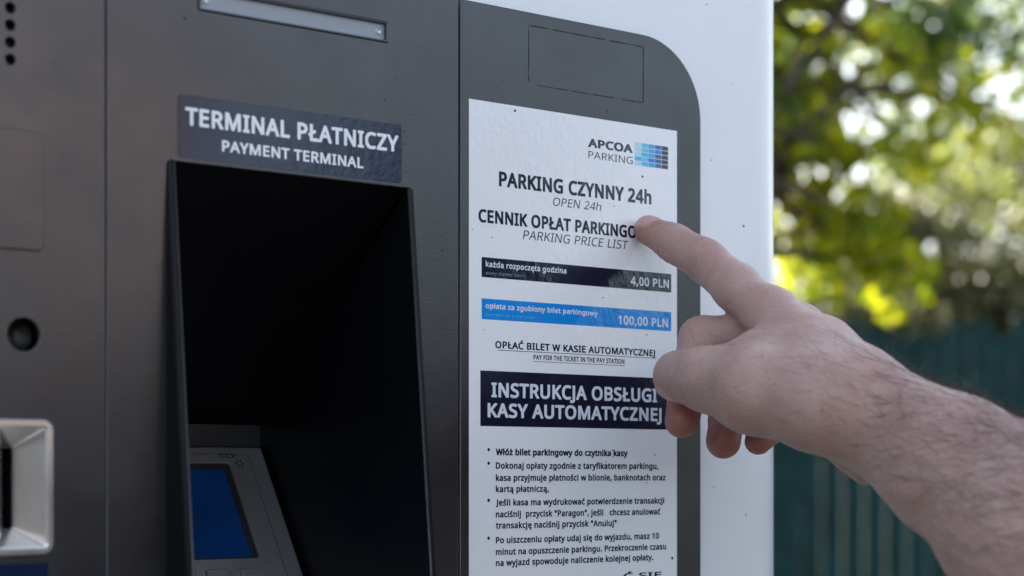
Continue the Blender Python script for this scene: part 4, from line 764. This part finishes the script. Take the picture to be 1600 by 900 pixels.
def rcone(P, a, b, ra, rb):
    a = np.array(a); b = np.array(b); ba = b - a; l2 = ba @ ba; t = np.clip(((P - a) @ ba) / l2, 0, 1)
    return np.linalg.norm(P - a - t[:, None] * ba, axis=1) - (ra + (rb - ra) * t)
def smin(a, b, k):
    h = np.maximum(k - np.abs(a - b), 0) / k
    return np.minimum(a, b) - h * h * k * 0.25
def chain(P, names, k=0.003):
    d = None
    for a, b in zip(names[:-1], names[1:]):
        q = rcone(P, J[a][0], J[b][0], J[a][1], J[b][1]); d = q if d is None else smin(d, q, k)
    return d
def arm_field(P):
    fore = chain(P, ['wr_top', 'fa_top1', 'fa_top2', 'elbow'], 0.01)
    fore = smin(fore, chain(P, ['wr_bot', 'fa_bot1', 'fa_bot2', 'elbow'], 0.01), 0.022)
    fore = smin(fore, chain(P, ['wr_deep', 'fa_deep1', 'fa_deep2', 'elbow'], 0.01), 0.022)
    fore = smin(fore, chain(P, ['elbow', 'shoulder'], 0.01), 0.03)
    d = smin(fore, chain(P, ['i_mcp', 'i_cmc', 'wr_top'], 0.006), 0.014)
    for a in ('m', 'r', 'p'):
        d = smin(d, chain(P, [a + '_mcp', a + '_cmc']), 0.012)
    d = smin(d, chain(P, ['t_mcp', 't_cmc', 'wr_bot'], 0.01), 0.016)
    d = smin(d, chain(P, ['web_a', 'web_b']), 0.012)
    d = smin(d, chain(P, ['ball_a', 'ball_b']), 0.006)
    th = chain(P, ['t_tip', 't_ip', 't_mcp'], 0.006)
    d = smin(d, th, 0.008)
    for a in ('m', 'r', 'p', 'i'):
        f = chain(P, [a + '_mcp'] + ([a + '_mid'] if a == 'i' else []) + [a + '_pip', a + '_dip', a + '_tip'], 0.004)
        dist = np.linalg.norm(P - np.array(J[a + '_mcp'][0]), axis=1)
        k = 0.0010 + 0.009 * np.exp(-(dist / 0.024) ** 2)
        d = smin(d, f, k)
    # soft skin folds across the finger joints
    for j, u, amp, w in FOLDS:
        q = P - np.array(J[j][0]); ax = np.array(u); s = q @ ax
        rad = np.linalg.norm(q, axis=1)
        d = d + amp * (np.exp(-(s / w) ** 2) + 0.7 * np.exp(-((s - 0.0034) / w) ** 2) + 0.6 * np.exp(-((s + 0.0033) / w) ** 2)) * np.exp(-(rad / 0.016) ** 4)
    # a slight unevenness: tendons, fat and veins
    d = d + 0.00035 * np.sin(P[:, 0] * 210 + 1.3 * np.sin(P[:, 2] * 120)) * np.sin(P[:, 2] * 170 + P[:, 1] * 90)
    return d
def axis_of(a, b): v = np.array(J[b][0]) - np.array(J[a][0]); return v / np.linalg.norm(v)
FOLDS = []
for f_ in ('i', 'm', 'r', 'p'):
    for j_, a_, b_ in (('pip', 'mcp', 'dip'), ('dip', 'pip', 'tip')):
        u_ = axis_of(f_ + '_' + a_, f_ + '_' + b_)
        FOLDS.append((f_ + '_' + j_, u_, 0.0006, 0.0013))
FOLDS.append(('t_ip', axis_of('t_mcp', 't_tip'), 0.00035, 0.0016))
H = 0.0010
pts_all = np.array([q[0] for q in J.values()]); rmax = 0.06
lo = pts_all.min(0) - rmax; hi = pts_all.max(0) + rmax
B = 8
nb = np.ceil((hi - lo) / (H * B)).astype(int)
bc = np.stack(np.meshgrid(*[np.arange(n) for n in nb], indexing='ij'), -1).reshape(-1, 3)
cen = lo + (bc + 0.5) * B * H
near = np.concatenate([np.abs(arm_field(c)) for c in np.array_split(cen, 40)]) < B * H * 1.05 + 0.001
vol = np.ones(nb * B + 1, dtype=np.float32)
cd = np.concatenate([arm_field(c) for c in np.array_split(cen, 40)])
sgn = np.where(cd < 0, -1.0, 1.0).astype(np.float32).reshape(nb)
vol[:-1, :-1, :-1] = np.repeat(np.repeat(np.repeat(sgn, B, 0), B, 1), B, 2)
off = np.stack(np.meshgrid(*[np.arange(B)] * 3, indexing='ij'), -1).reshape(-1, 3)
nbk = bc[near]
for chunk in np.array_split(nbk, max(1, len(nbk) // 400)):
    ijk = (chunk[:, None, :] * B + off[None]).reshape(-1, 3)
    vol[ijk[:, 0], ijk[:, 1], ijk[:, 2]] = arm_field(lo + ijk * H)
def surface_nets(vol, lo, h):
    s = vol < 0
    n = np.array(vol.shape) - 1
    c = np.zeros(n, dtype=np.uint8)
    for dx in (0, 1):
        for dy in (0, 1):
            for dz in (0, 1): c += s[dx:dx + n[0], dy:dy + n[1], dz:dz + n[2]]
    act = np.argwhere((c > 0) & (c < 8))
    idx = -np.ones(n, dtype=np.int64); idx[tuple(act.T)] = np.arange(len(act))
    acc = np.zeros((len(act), 3)); cnt = np.zeros(len(act))
    cor = [(a, b, g) for a in (0, 1) for b in (0, 1) for g in (0, 1)]
    for a in cor:
        for b in cor:
            if sum(b) - sum(a) == 1 and all(q >= p for p, q in zip(a, b)):
                va = vol[tuple((act + a).T)]; vb = vol[tuple((act + b).T)]
                m = (va < 0) != (vb < 0); t = np.where(m, va / np.where(m, va - vb, 1), 0)
                acc += np.where(m[:, None], np.array(a) + t[:, None] * (np.array(b) - np.array(a)), 0); cnt += m
    V = lo + (act + acc / cnt[:, None]) * h
    F = []
    for ax in range(3):
        a1, a2 = (ax + 1) % 3, (ax + 2) % 3
        s0 = [slice(None)] * 3; s1 = [slice(None)] * 3
        s0[ax] = slice(0, -1); s1[ax] = slice(1, None)
        cross = s[tuple(s0)] != s[tuple(s1)]
        e = np.argwhere(cross); e = e[(e[:, a1] > 0) & (e[:, a2] > 0) & (e[:, a1] < n[a1]) & (e[:, a2] < n[a2])]
        u1 = np.eye(3, dtype=int)[a1]; u2 = np.eye(3, dtype=int)[a2]
        q = np.stack([idx[tuple((e - u1 - u2).T)], idx[tuple((e - u2).T)], idx[tuple(e.T)], idx[tuple((e - u1).T)]], 1)
        fl = ~s[tuple(e.T)]
        q[fl] = q[fl][:, ::-1]; F.append(q)
    F = np.concatenate(F); return V, F[(F >= 0).all(1)]
AV, AF = surface_nets(vol, lo, H)
del vol
def normals_at(P, e=0.0006):
    g = np.stack([arm_field(P + np.eye(3)[k] * e) - arm_field(P - np.eye(3)[k] * e) for k in range(3)], 1)
    return g / np.maximum(np.linalg.norm(g, axis=1), 1e-9)[:, None]
AV = AV - normals_at(AV) * np.clip(arm_field(AV), -0.0006, 0.0006)[:, None]
# fingernails: a plate pressed into the back of the fingertip
NAIL = np.zeros(len(AV))
NV = normals_at(AV)
def nail(tip, dip, up, ln, wd, back):
    global AV
    c = np.array(J[tip][0]); ax = c - np.array(J[dip][0]); ax /= np.linalg.norm(ax)
    up = np.array(up); up = up - (up @ ax) * ax; up /= np.linalg.norm(up); sd_ = np.cross(ax, up)
    q = AV - c; a = (q @ ax - back) / ln; s = (q @ sd_) / wd; h = q @ up
    e_ = np.clip((np.abs(a) ** 3 + np.abs(s) ** 3) ** (1 / 3), 0, 9)
    msk = (e_ < 1.25) & (h > 0) & (np.linalg.norm(q, axis=1) < 0.02)
    dz = 0.00030 * np.clip((1.0 - e_) / 0.15, 0, 1) - 0.00025 * np.exp(-((e_ - 1.12) / 0.09) ** 2)
    AV = AV + np.where(msk, dz, 0)[:, None] * NV
    NAIL[:] = np.maximum(NAIL, np.where(msk, np.clip((1.08 - e_) / 0.14, 0, 1) * np.clip(h / 0.002, 0, 1), 0))
nail('i_tip', 'i_dip', (-0.346, -0.304, 0.850), 0.0058, 0.0056, 0.0015)
nail('t_tip', 't_ip', (-0.178, 0.688, -0.750), 0.0070, 0.0072, 0.0005)
m_skin, nt, p = nmat('skin')
n1 = noise(nt, 120.0, 5.0, 0.6); n2 = noise(nt, 26.0, 4.0, 0.6)
r1 = ramp(nt, n1.outputs['Fac'], [(0.30, (0.42, 0.255, 0.21)), (0.55, (0.485, 0.318, 0.272)), (0.75, (0.54, 0.38, 0.335))])
r2 = ramp(nt, n2.outputs['Fac'], [(0.35, (0.43, 0.265, 0.212)), (0.65, (0.51, 0.36, 0.30))])
mx = nt.nodes.new('ShaderNodeMix'); mx.data_type = 'RGBA'; mx.inputs['Factor'].default_value = 0.5
nt.links.new(r1.outputs[0], mx.inputs['A']); nt.links.new(r2.outputs[0], mx.inputs['B'])
# redder fingertips and knuckles; shade of the curled fingers painted in too
at = nt.nodes.new('ShaderNodeAttribute'); at.attribute_name = 'flush_shade'
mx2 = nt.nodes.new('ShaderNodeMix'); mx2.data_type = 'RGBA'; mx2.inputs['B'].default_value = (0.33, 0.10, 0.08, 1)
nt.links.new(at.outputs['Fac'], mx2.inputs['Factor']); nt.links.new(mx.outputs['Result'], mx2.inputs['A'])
an = nt.nodes.new('ShaderNodeAttribute'); an.attribute_name = 'nail'
mx3 = nt.nodes.new('ShaderNodeMix'); mx3.data_type = 'RGBA'; mx3.inputs['B'].default_value = (0.56, 0.33, 0.29, 1)
nt.links.new(an.outputs['Fac'], mx3.inputs['Factor']); nt.links.new(mx2.outputs['Result'], mx3.inputs['A'])
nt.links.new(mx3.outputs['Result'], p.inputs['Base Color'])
mr = nt.nodes.new('ShaderNodeMapRange'); mr.inputs['To Min'].default_value = 0.45; mr.inputs['To Max'].default_value = 0.25
nt.links.new(an.outputs['Fac'], mr.inputs['Value']); nt.links.new(mr.outputs[0], p.inputs['Roughness'])
p.inputs['Subsurface Weight'].default_value = 0.15; p.inputs['Subsurface Radius'].default_value = (1.0, 0.35, 0.2); p.inputs['Subsurface Scale'].default_value = 0.004
p.inputs['Roughness'].default_value = 0.45; p.inputs['Specular IOR Level'].default_value = 0.4
vo = nt.nodes.new('ShaderNodeTexVoronoi'); vo.inputs['Scale'].default_value = 650.0
tc = nt.nodes.new('ShaderNodeTexCoord'); nt.links.new(tc.outputs['Object'], vo.inputs['Vector'])
b1 = bump(nt, vo.outputs['Distance'], 0.00018); b2 = bump(nt, n1.outputs['Fac'], 0.00035, prev=b1)
nt.links.new(b2.outputs[0], p.inputs['Normal'])
arm_me = arrays_mesh('person', AV, AF)
fl = arm_me.attributes.new('flush_shade', 'FLOAT', 'POINT')
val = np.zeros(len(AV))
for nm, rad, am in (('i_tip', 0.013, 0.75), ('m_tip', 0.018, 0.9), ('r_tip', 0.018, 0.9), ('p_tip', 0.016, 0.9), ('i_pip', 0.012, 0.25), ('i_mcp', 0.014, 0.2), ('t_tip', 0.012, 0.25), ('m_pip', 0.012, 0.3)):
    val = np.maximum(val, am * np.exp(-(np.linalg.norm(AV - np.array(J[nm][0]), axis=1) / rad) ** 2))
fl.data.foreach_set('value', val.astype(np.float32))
na = arm_me.attributes.new('nail', 'FLOAT', 'POINT'); na.data.foreach_set('value', NAIL.astype(np.float32))
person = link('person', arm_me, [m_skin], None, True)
tag(person, 'bare hairy right arm pointing its index finger at the price list', 'person')
# arm hair: thin tapered strands lying towards the hand's outer side
hr = np.random.default_rng(11)
cenf = AV[AF].mean(1); area = np.linalg.norm(np.cross(AV[AF[:, 1]] - AV[AF[:, 0]], AV[AF[:, 3]] - AV[AF[:, 0]]), axis=1)
W0 = np.array(J['wr_top'][0]); E0 = np.array(J['elbow'][0]); AX = (E0 - W0) / np.linalg.norm(E0 - W0)
t_ = (cenf - W0) @ AX
NF = normals_at(cenf)
dors = np.array((0.097, -0.629, 0.850)); dors = dors / np.linalg.norm(dors)
facing = NF @ dors
wgt = area * np.clip((t_ + 0.022) / 0.07, 0, 1) ** 1.2 * np.clip((facing + 0.55) / 1.2, 0, 1) * (np.linalg.norm(cenf - E0, axis=1) > 0.03) * (t_ < 0.22)
wgt += 0.045 * area * (t_ < 0.0) * (t_ > -0.055) * np.clip(facing - 0.45, 0, 1)
pick = hr.choice(len(AF), 7500, p=wgt / wgt.sum())
hv = []; hf = []
side_v = np.cross(AX, dors); side_v /= np.linalg.norm(side_v)
for q in pick:
    b0 = AV[AF[q]]; w = hr.dirichlet(np.ones(4)); p0 = (b0 * w[:, None]).sum(0); n = NF[q]
    dr = -AX * 0.75 + side_v * hr.normal(0.35, 0.6) + dors * -0.25 + hr.normal(0, 0.22, 3)
    dr = dr - (dr @ n) * n; dr /= np.linalg.norm(dr)
    L = hr.uniform(0.008, 0.024); lift = hr.uniform(0.08, 0.42)
    bend = np.cross(n, dr) * hr.normal(0, 0.5)
    rad = hr.uniform(0.00003, 0.00006)
    k = len(hv); e1 = np.cross(dr, n)
    for s in range(4):
        t = s / 3.0
        c = p0 + dr * L * t + bend * L * t * t + n * L * (lift * t - 0.45 * lift * t * t)
        if s == 3: hv.append(c); break
        r_ = rad * (1 - 0.6 * t)
        for a in (0, 2.094, 4.189): hv.append(c + (e1 * math.cos(a) + n * math.sin(a)) * r_)
    for s in range(2):
        for a in range(3): hf.append((k + s * 3 + a, k + s * 3 + (a + 1) % 3, k + s * 3 + 3 + (a + 1) % 3, k + s * 3 + 3 + a))
    for a in range(3): hf.append((k + 6 + a, k + 6 + (a + 1) % 3, k + 9))
m_hair, nt, p = nmat('arm_hair'); p.inputs['Base Color'].default_value = (0.045, 0.028, 0.019, 1); p.inputs['Roughness'].default_value = 0.4
ah = link('arm_hair', arrays_mesh('arm_hair', hv, hf), m_hair, person)

# ------------------------------------------------------------------ fence and trees behind
m_fence = paint('teal_fence_paint', (0.005, 0.036, 0.036), 0.6, 0.35, spec=0.2)
fence = empty('fence', tuple(FC)); tag(fence, 'dark teal fence of close upright slats beyond the pay station', 'fence')
fence_inv = Matrix.Translation(-FC)
def fch(o): o.parent = fence; o.matrix_parent_inverse = fence_inv; return o
def fbox(mb, a0, a1, b0, b1, z0, z1):
    k = len(mb.v)
    mb.v += [fpt(a0, b0, z0), fpt(a1, b0, z0), fpt(a1, b1, z0), fpt(a0, b1, z0), fpt(a0, b0, z1), fpt(a1, b0, z1), fpt(a1, b1, z1), fpt(a0, b1, z1)]
    for q in ((0, 3, 2, 1), (4, 5, 6, 7), (0, 1, 5, 4), (1, 2, 6, 5), (2, 3, 7, 6), (3, 0, 4, 7)): mb.f.append(tuple(k + i for i in q)); mb.m.append(0)
FH = 1.90
for s in range(-3, 4):
    mb = MB()
    a0 = s * 2.4 - 1.2 + 0.04; n = 29; pitch = 2.32 / n
    for i in range(n): fbox(mb, a0 + i * pitch, a0 + i * pitch + pitch * 0.95, -0.018, -0.004, 0.06, FH + rng.uniform(-0.05, 0.04))
    for i in range(n): fbox(mb, a0 + (i + 0.75) * pitch, a0 + (i + 1.09) * pitch, 0.041, 0.05, 0.06, FH - 0.01)
    fch(mb.build('slat_panel', m_fence))
    for rz in (0.35, 1.55):
        mb = MB(); fbox(mb, a0 - 0.03, a0 + 2.35, 0.002, 0.04, rz, rz + 0.05); fch(mb.build('rail', m_fence))
    mb = MB(); fbox(mb, a0 - 0.075, a0 - 0.005, -0.005, 0.06, 0.0, FH + 0.04); fch(mb.build('post', m_fence))

def leaves_mesh(name, centres, counts, spread, size, rg, droop=0.4):
    P = []
    for c, n, s in zip(centres, counts, spread):
        d = rg.normal(size=(n, 3)); d /= np.linalg.norm(d, axis=1)[:, None]
        P.append(np.array(c) + d * (rg.random(n) ** 0.5)[:, None] * np.array(s))
    P = np.concatenate(P); n = len(P)
    a = rg.normal(size=(n, 3)); a[:, 2] -= droop; a /= np.linalg.norm(a, axis=1)[:, None]
    up = rg.normal(size=(n, 3)) * 0.7 + np.array((0, 0, 1.0)); b = np.cross(a, up); b /= np.linalg.norm(b, axis=1)[:, None]
    nn = np.cross(a, b)
    L = (size * rg.uniform(0.6, 1.25, n))[:, None]; w = L * 0.36
    v = np.stack([P, P + a * L * 0.35 + b * w + nn * L * 0.08, P + a * L, P + a * L * 0.35 - b * w + nn * L * 0.08, P + a * L * 0.45 - nn * L * 0.03], 1).reshape(-1, 3)
    k = np.arange(n)[:, None] * 5
    f = np.concatenate([k + np.array([0, 1, 4]), k + np.array([1, 2, 4]), k + np.array([2, 3, 4]), k + np.array([3, 0, 4])])
    return arrays_mesh(name, v, f)
m_bark = paint('bark', (0.09, 0.07, 0.05), 0.9, 0.4)
def tree(name, label, base, h, crown, nl, size, mat, seed, clumps=40, cr=0.45, extra=(), cat='tree', group=None, branch=None):
    rg = np.random.default_rng(seed); ob = empty(name, (base[0], base[1], 0)); tag(ob, label, cat, group)
    inv = Matrix.Translation((-base[0], -base[1], 0))
    c0, rad = crown
    cs = []
    while len(cs) < clumps:
        d = rg.uniform(-1, 1, 3)
        if 0.15 < np.linalg.norm(d) < 1: cs.append(np.array(c0) + d * np.array(rad))
    nm = len(cs); cs += [np.array(e_) for e_ in extra]
    mb = MB(); top = Vector((c0[0], c0[1], c0[2] + rad[2] * 0.5)); b0 = Vector((base[0], base[1], 0)); mid = b0.lerp(top, 0.45) + Vector((rg.normal() * .1, rg.normal() * .1, 0))
    r0 = h * 0.03
    mb.tube([b0, b0.lerp(mid, 0.5), mid, mid.lerp(top, 0.5), top], [r0 * 1.25, r0, r0 * 0.8, r0 * 0.5, r0 * 0.2], 9)
    for c in cs:
        s = mid.lerp(top, rg.uniform(0, 0.9)); e_ = Vector(c); m_ = s.lerp(e_, 0.55) + Vector((0, 0, rg.uniform(0, 0.15)))
        mb.tube([s, m_, e_], [r0 * 0.28, r0 * 0.16, r0 * 0.05], 5)
    t = mb.build('trunk', m_bark, ob, True); t.matrix_parent_inverse = inv
    per = max(1, nl // len(cs))
    if len(cs) > nm:
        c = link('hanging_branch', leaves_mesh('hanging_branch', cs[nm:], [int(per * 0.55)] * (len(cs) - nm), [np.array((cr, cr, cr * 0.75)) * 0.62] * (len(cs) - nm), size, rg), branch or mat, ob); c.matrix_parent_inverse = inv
        c['label'] = 'branch hanging lower than the crown, sunlight put into its brighter leaf colour'
        cs = cs[:nm]
    me = leaves_mesh('crown', cs, [int(per * rg.uniform(0.5, 1.5)) for _ in cs], [np.array((cr, cr, cr * 0.75)) * rg.uniform(0.7, 1.3) for _ in cs], size, rg)
    c = link('crown', me, mat, ob); c.matrix_parent_inverse = inv
    return ob
G1 = foliage('leaf_yellow_green', (0.075, 0.11, 0.004), (0.18, 0.175, 0.005), 0.6)  # brighter leaf colour stands for sunlight on the hanging branch
G2 = foliage('leaf_dark_green', (0.02, 0.045, 0.008), (0.06, 0.09, 0.012), 0.4)
G3 = foliage('leaf_autumn', (0.055, 0.075, 0.02), (0.115, 0.115, 0.03), 0.5)
G7 = foliage('leaf_olive_brown', (0.026, 0.034, 0.010), (0.06, 0.058, 0.02), 0.22)
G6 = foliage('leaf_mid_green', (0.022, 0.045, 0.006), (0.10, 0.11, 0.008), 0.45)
G4 = foliage('leaf_olive', (0.026, 0.042, 0.012), (0.065, 0.07, 0.02), 0.33)
G5 = foliage('conifer_needles', (0.008, 0.014, 0.006), (0.018, 0.026, 0.010), 0.08, 0.7)
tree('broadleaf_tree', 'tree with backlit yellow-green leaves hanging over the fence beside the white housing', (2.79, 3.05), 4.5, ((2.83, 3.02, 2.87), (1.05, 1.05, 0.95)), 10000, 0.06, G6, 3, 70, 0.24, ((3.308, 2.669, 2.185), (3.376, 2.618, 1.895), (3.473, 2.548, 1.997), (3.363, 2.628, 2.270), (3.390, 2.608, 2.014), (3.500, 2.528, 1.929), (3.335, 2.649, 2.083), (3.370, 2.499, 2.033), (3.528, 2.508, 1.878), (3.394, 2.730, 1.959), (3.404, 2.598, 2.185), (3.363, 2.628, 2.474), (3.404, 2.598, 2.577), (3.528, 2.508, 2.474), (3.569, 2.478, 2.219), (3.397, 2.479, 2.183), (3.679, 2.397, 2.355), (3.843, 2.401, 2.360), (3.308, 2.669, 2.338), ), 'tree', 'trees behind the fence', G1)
tree('broadleaf_tree', 'darker green tree rising behind the yellow-green branch', (4.79, 4.81), 6, ((4.85, 4.76, 3.83), (1.45, 1.45, 1.25)), 15000, 0.07, G2, 4, 80, 0.28, (), 'tree', 'trees behind the fence', None)
tree('broadleaf_tree', 'tall thin yellowing tree farther off at the right edge', (10.11, 5.62), 6, ((9.72, 5.91, 4.04), (1.9, 1.9, 1.6)), 9500, 0.08, G3, 5, 72, 0.33, (), 'tree', 'trees behind the fence', None)
tree('broadleaf_tree', 'pale green tree standing farthest back between the other trees', (13.60, 10.51), 6.5, ((13.60, 10.51, 3.93), (2.3, 2.3, 1.2)), 4500, 0.11, G4, 9, 34, 0.45, (), 'tree', 'trees behind the fence', None)
tree('shrub', 'dark olive shrub just behind the fence beside the white housing', (5.56, 4.74), 2.4, ((5.56, 4.74, 1.91), (0.5, 0.5, 0.3)), 3600, 0.055, G7, 6, 20, 0.24, (), 'shrub', 'shrubs behind the fence', None)
tree('shrub', 'tallest of the brownish shrubs behind the fence, above the wrist', (6.39, 4.88), 2.8, ((6.36, 4.89, 2.23), (0.5, 0.5, 0.5)), 5200, 0.06, G7, 7, 26, 0.25, (), 'shrub', 'shrubs behind the fence', None)
tree('shrub', 'olive shrub behind the fence at the right edge, under the pale tree', (6.99, 4.68), 2.7, ((6.97, 4.70, 2.10), (0.6, 0.6, 0.45)), 4600, 0.06, G7, 8, 24, 0.25, (), 'shrub', 'shrubs behind the fence', None)
# unseen distant wood, added behind the camera to darken reflections and low light
rg = np.random.default_rng(77); cs = []; cn = []; spd = []
for k in range(170):
    a = R(180 + rg.uniform(-20, 200)); d_ = rg.uniform(24, 31); hh = rg.uniform(3.0, 4.7)
    for z in (0.9, hh * 0.45, hh * 0.8):
        cs.append((d_ * math.cos(a), d_ * math.sin(a), z)); cn.append(130); spd.append(np.array((1.9, 1.9, hh * 0.28)))
for k in range(26):  # taller clump, added to darken what the sticker mirrors
    a = math.atan2(-0.83, 0.56) + R(rg.uniform(-2.6, 2.6)); d_ = rg.uniform(21, 24); top_ = rg.uniform(3.8, 6.2)
    for z in (1.5, top_ * 0.5, top_ * 0.85):
        cs.append((0.48 + d_ * math.cos(a), d_ * math.sin(a), z)); cn.append(110); spd.append(np.array((1.0, 1.0, top_ * 0.25)))
tag(link('unseen_wood', leaves_mesh('unseen_wood', cs, cn, spd, 0.55, rg), G5), 'unseen distant line of dark conifers, added to darken reflections', 'wood', kind='stuff')
# the rest of the person, standing to the right of the camera
def coarse(fn, lo_, hi_, h):
    n = np.ceil((np.array(hi_) - np.array(lo_)) / h).astype(int) + 1
    g = np.stack(np.meshgrid(*[np.arange(k) for k in n], indexing='ij'), -1).reshape(-1, 3)
    P = np.array(lo_) + g * h
    v = np.concatenate([fn(c) for c in np.array_split(P, 60)]).astype(np.float32).reshape(n)
    v[0] = v[-1] = 1; v[:, 0] = v[:, -1] = 1; v[:, :, 0] = v[:, :, -1] = 1
    return surface_nets(v, np.array(lo_), h)
SH = np.array(J['shoulder'][0]); EL = np.array(J['elbow'][0])
BF = np.array((-0.8071, 0.5905, 0)); BL = np.array((-0.5905, -0.8071, 0)); BO = SH + BL * 0.175; BO[2] = 0
def bp(f_, l_, z): return BO + BF * f_ + BL * l_ + np.array((0, 0, z))
def caps(P, segs, k):
    d = None
    for a, b_, ra, rb in segs:
        q = rcone(P, a, b_, ra, rb); d = q if d is None else smin(d, q, k)
    return d
SZ = SH[2]
LS, LE, LH = bp(0, .19, SZ - .02), bp(-.02, .25, SZ - .29), bp(.08, .26, SZ - .53)
HC = bp(0.03, 0, SZ + 0.19)
def skin_f(P):
    d = caps(P, [(bp(0, 0, SZ - .05), bp(.02, 0, SZ + .12), .062, .052), (bp(-.005, 0, SZ + .20), bp(.02, 0, SZ + .21), .088, .086), (bp(.03, 0, SZ + .17), bp(.06, 0, SZ + .095), .062, .038),
                 (bp(-.01, -.08, SZ - .14), bp(-.01, .08, SZ - .14), .07, .07), (LS, LE, .046, .038), (LE, LH, .038, .027), (LH, LH + np.array((0, 0, -.09)), .034, .024)], .03)
    for sd_ in (-1, 1):
        d = smin(d, rcone(P, bp(.0, sd_ * .082, SZ + .185), bp(-.01, sd_ * .09, SZ + .205), .012, .014), .008)
        d = np.maximum(d, -rcone(P, bp(.118, sd_ * .03, SZ + .2), bp(.122, sd_ * .034, SZ + .2), .012, .012) - .002)
    d = smin(d, rcone(P, bp(.10, 0, SZ + .205), bp(.118, 0, SZ + .165), .010, .013), .012)
    return smin(d, rcone(P, bp(.085, -.018, SZ + .125), bp(.085, .018, SZ + .125), .012, .012), .006)
def shirt_f(P):
    return caps(P, [(bp(0, -.085, .94), bp(0, -.10, SZ - .12), .108, .105), (bp(0, .085, .94), bp(0, .10, SZ - .12), .108, .105), (SH + BL * 0.02, bp(0, .165, SZ - .01), .062, .062),
                    (SH, SH + (EL - SH) * 0.52, .064, .066), (LS, LS + (LE - LS) * .6, .062, .058)], .05)
def trouser_f(P):
    q = []
    for sd_ in (-1, 1): q += [(bp(0, sd_ * .085, .92), bp(.02, sd_ * .1, .5), .112, .08), (bp(.02, sd_ * .1, .5), bp(0, sd_ * .11, .09), .08, .062)]
    return caps(P, q, .025)
def shoe_f(P):
    q = [(bp(-.05, sd_ * .11, .045), bp(.14, sd_ * .125, .036), .044, .036) for sd_ in (-1, 1)]
    return np.maximum(caps(P, q, .004), -P[:, 2] + 0.002)
ext = np.abs(BF * .3) + np.abs(BL * .45); base_ = BO - ext; top_ = BO + ext
sv, sf = coarse(skin_f, (base_[0], base_[1], .72), (top_[0], top_[1], SZ + .34), .006)
bm = bmesh.new(); bm.from_mesh(arm_me); vs_ = [bm.verts.new(tuple(q)) for q in sv]
for q in sf: bm.faces.new([vs_[i] for i in q]).smooth = True
bm.to_mesh(arm_me); bm.free()
lo2 = np.minimum(base_, EL - .1); hi2 = np.maximum(top_, EL + .1)
m_cloth, nt, p = nmat('dark_jersey'); p.inputs['Base Color'].default_value = (0.02, 0.024, 0.035, 1); p.inputs['Roughness'].default_value = 0.9
b_ = bump(nt, noise(nt, 14.0, 3.0).outputs['Fac'], 0.02); nt.links.new(b_.outputs[0], p.inputs['Normal'])
m_denim = paint('denim', (0.035, 0.05, 0.09), 0.9, 0.3); m_hd = paint('dark_hair', (0.02, 0.013, 0.01), 0.6, 0.3)
v_, f_ = coarse(shirt_f, (lo2[0], lo2[1], .8), (hi2[0], hi2[1], SZ + .12), .009); link('shirt', arrays_mesh('shirt', v_, f_), m_cloth, person, True)
v_, f_ = coarse(trouser_f, (base_[0], base_[1], .0), (top_[0], top_[1], 1.06), .01); link('trousers', arrays_mesh('trousers', v_, f_), m_denim, person, True)
v_, f_ = coarse(shoe_f, (base_[0], base_[1], -.02), (top_[0], top_[1], .12), .006); link('shoes', arrays_mesh('shoes', v_, f_), M['black'], person, True)
def hair_f(P): return np.maximum(rcone(P, bp(-.012, 0, SZ + .205), bp(.005, 0, SZ + .225), .096, .094), -rcone(P, bp(.09, 0, SZ + .13), bp(.12, 0, SZ + .17), .10, .10))
v_, f_ = coarse(hair_f, (base_[0], base_[1], SZ + .05), (top_[0], top_[1], SZ + .36), .006); link('hair', arrays_mesh('hair', v_, f_), m_hd, person, True)
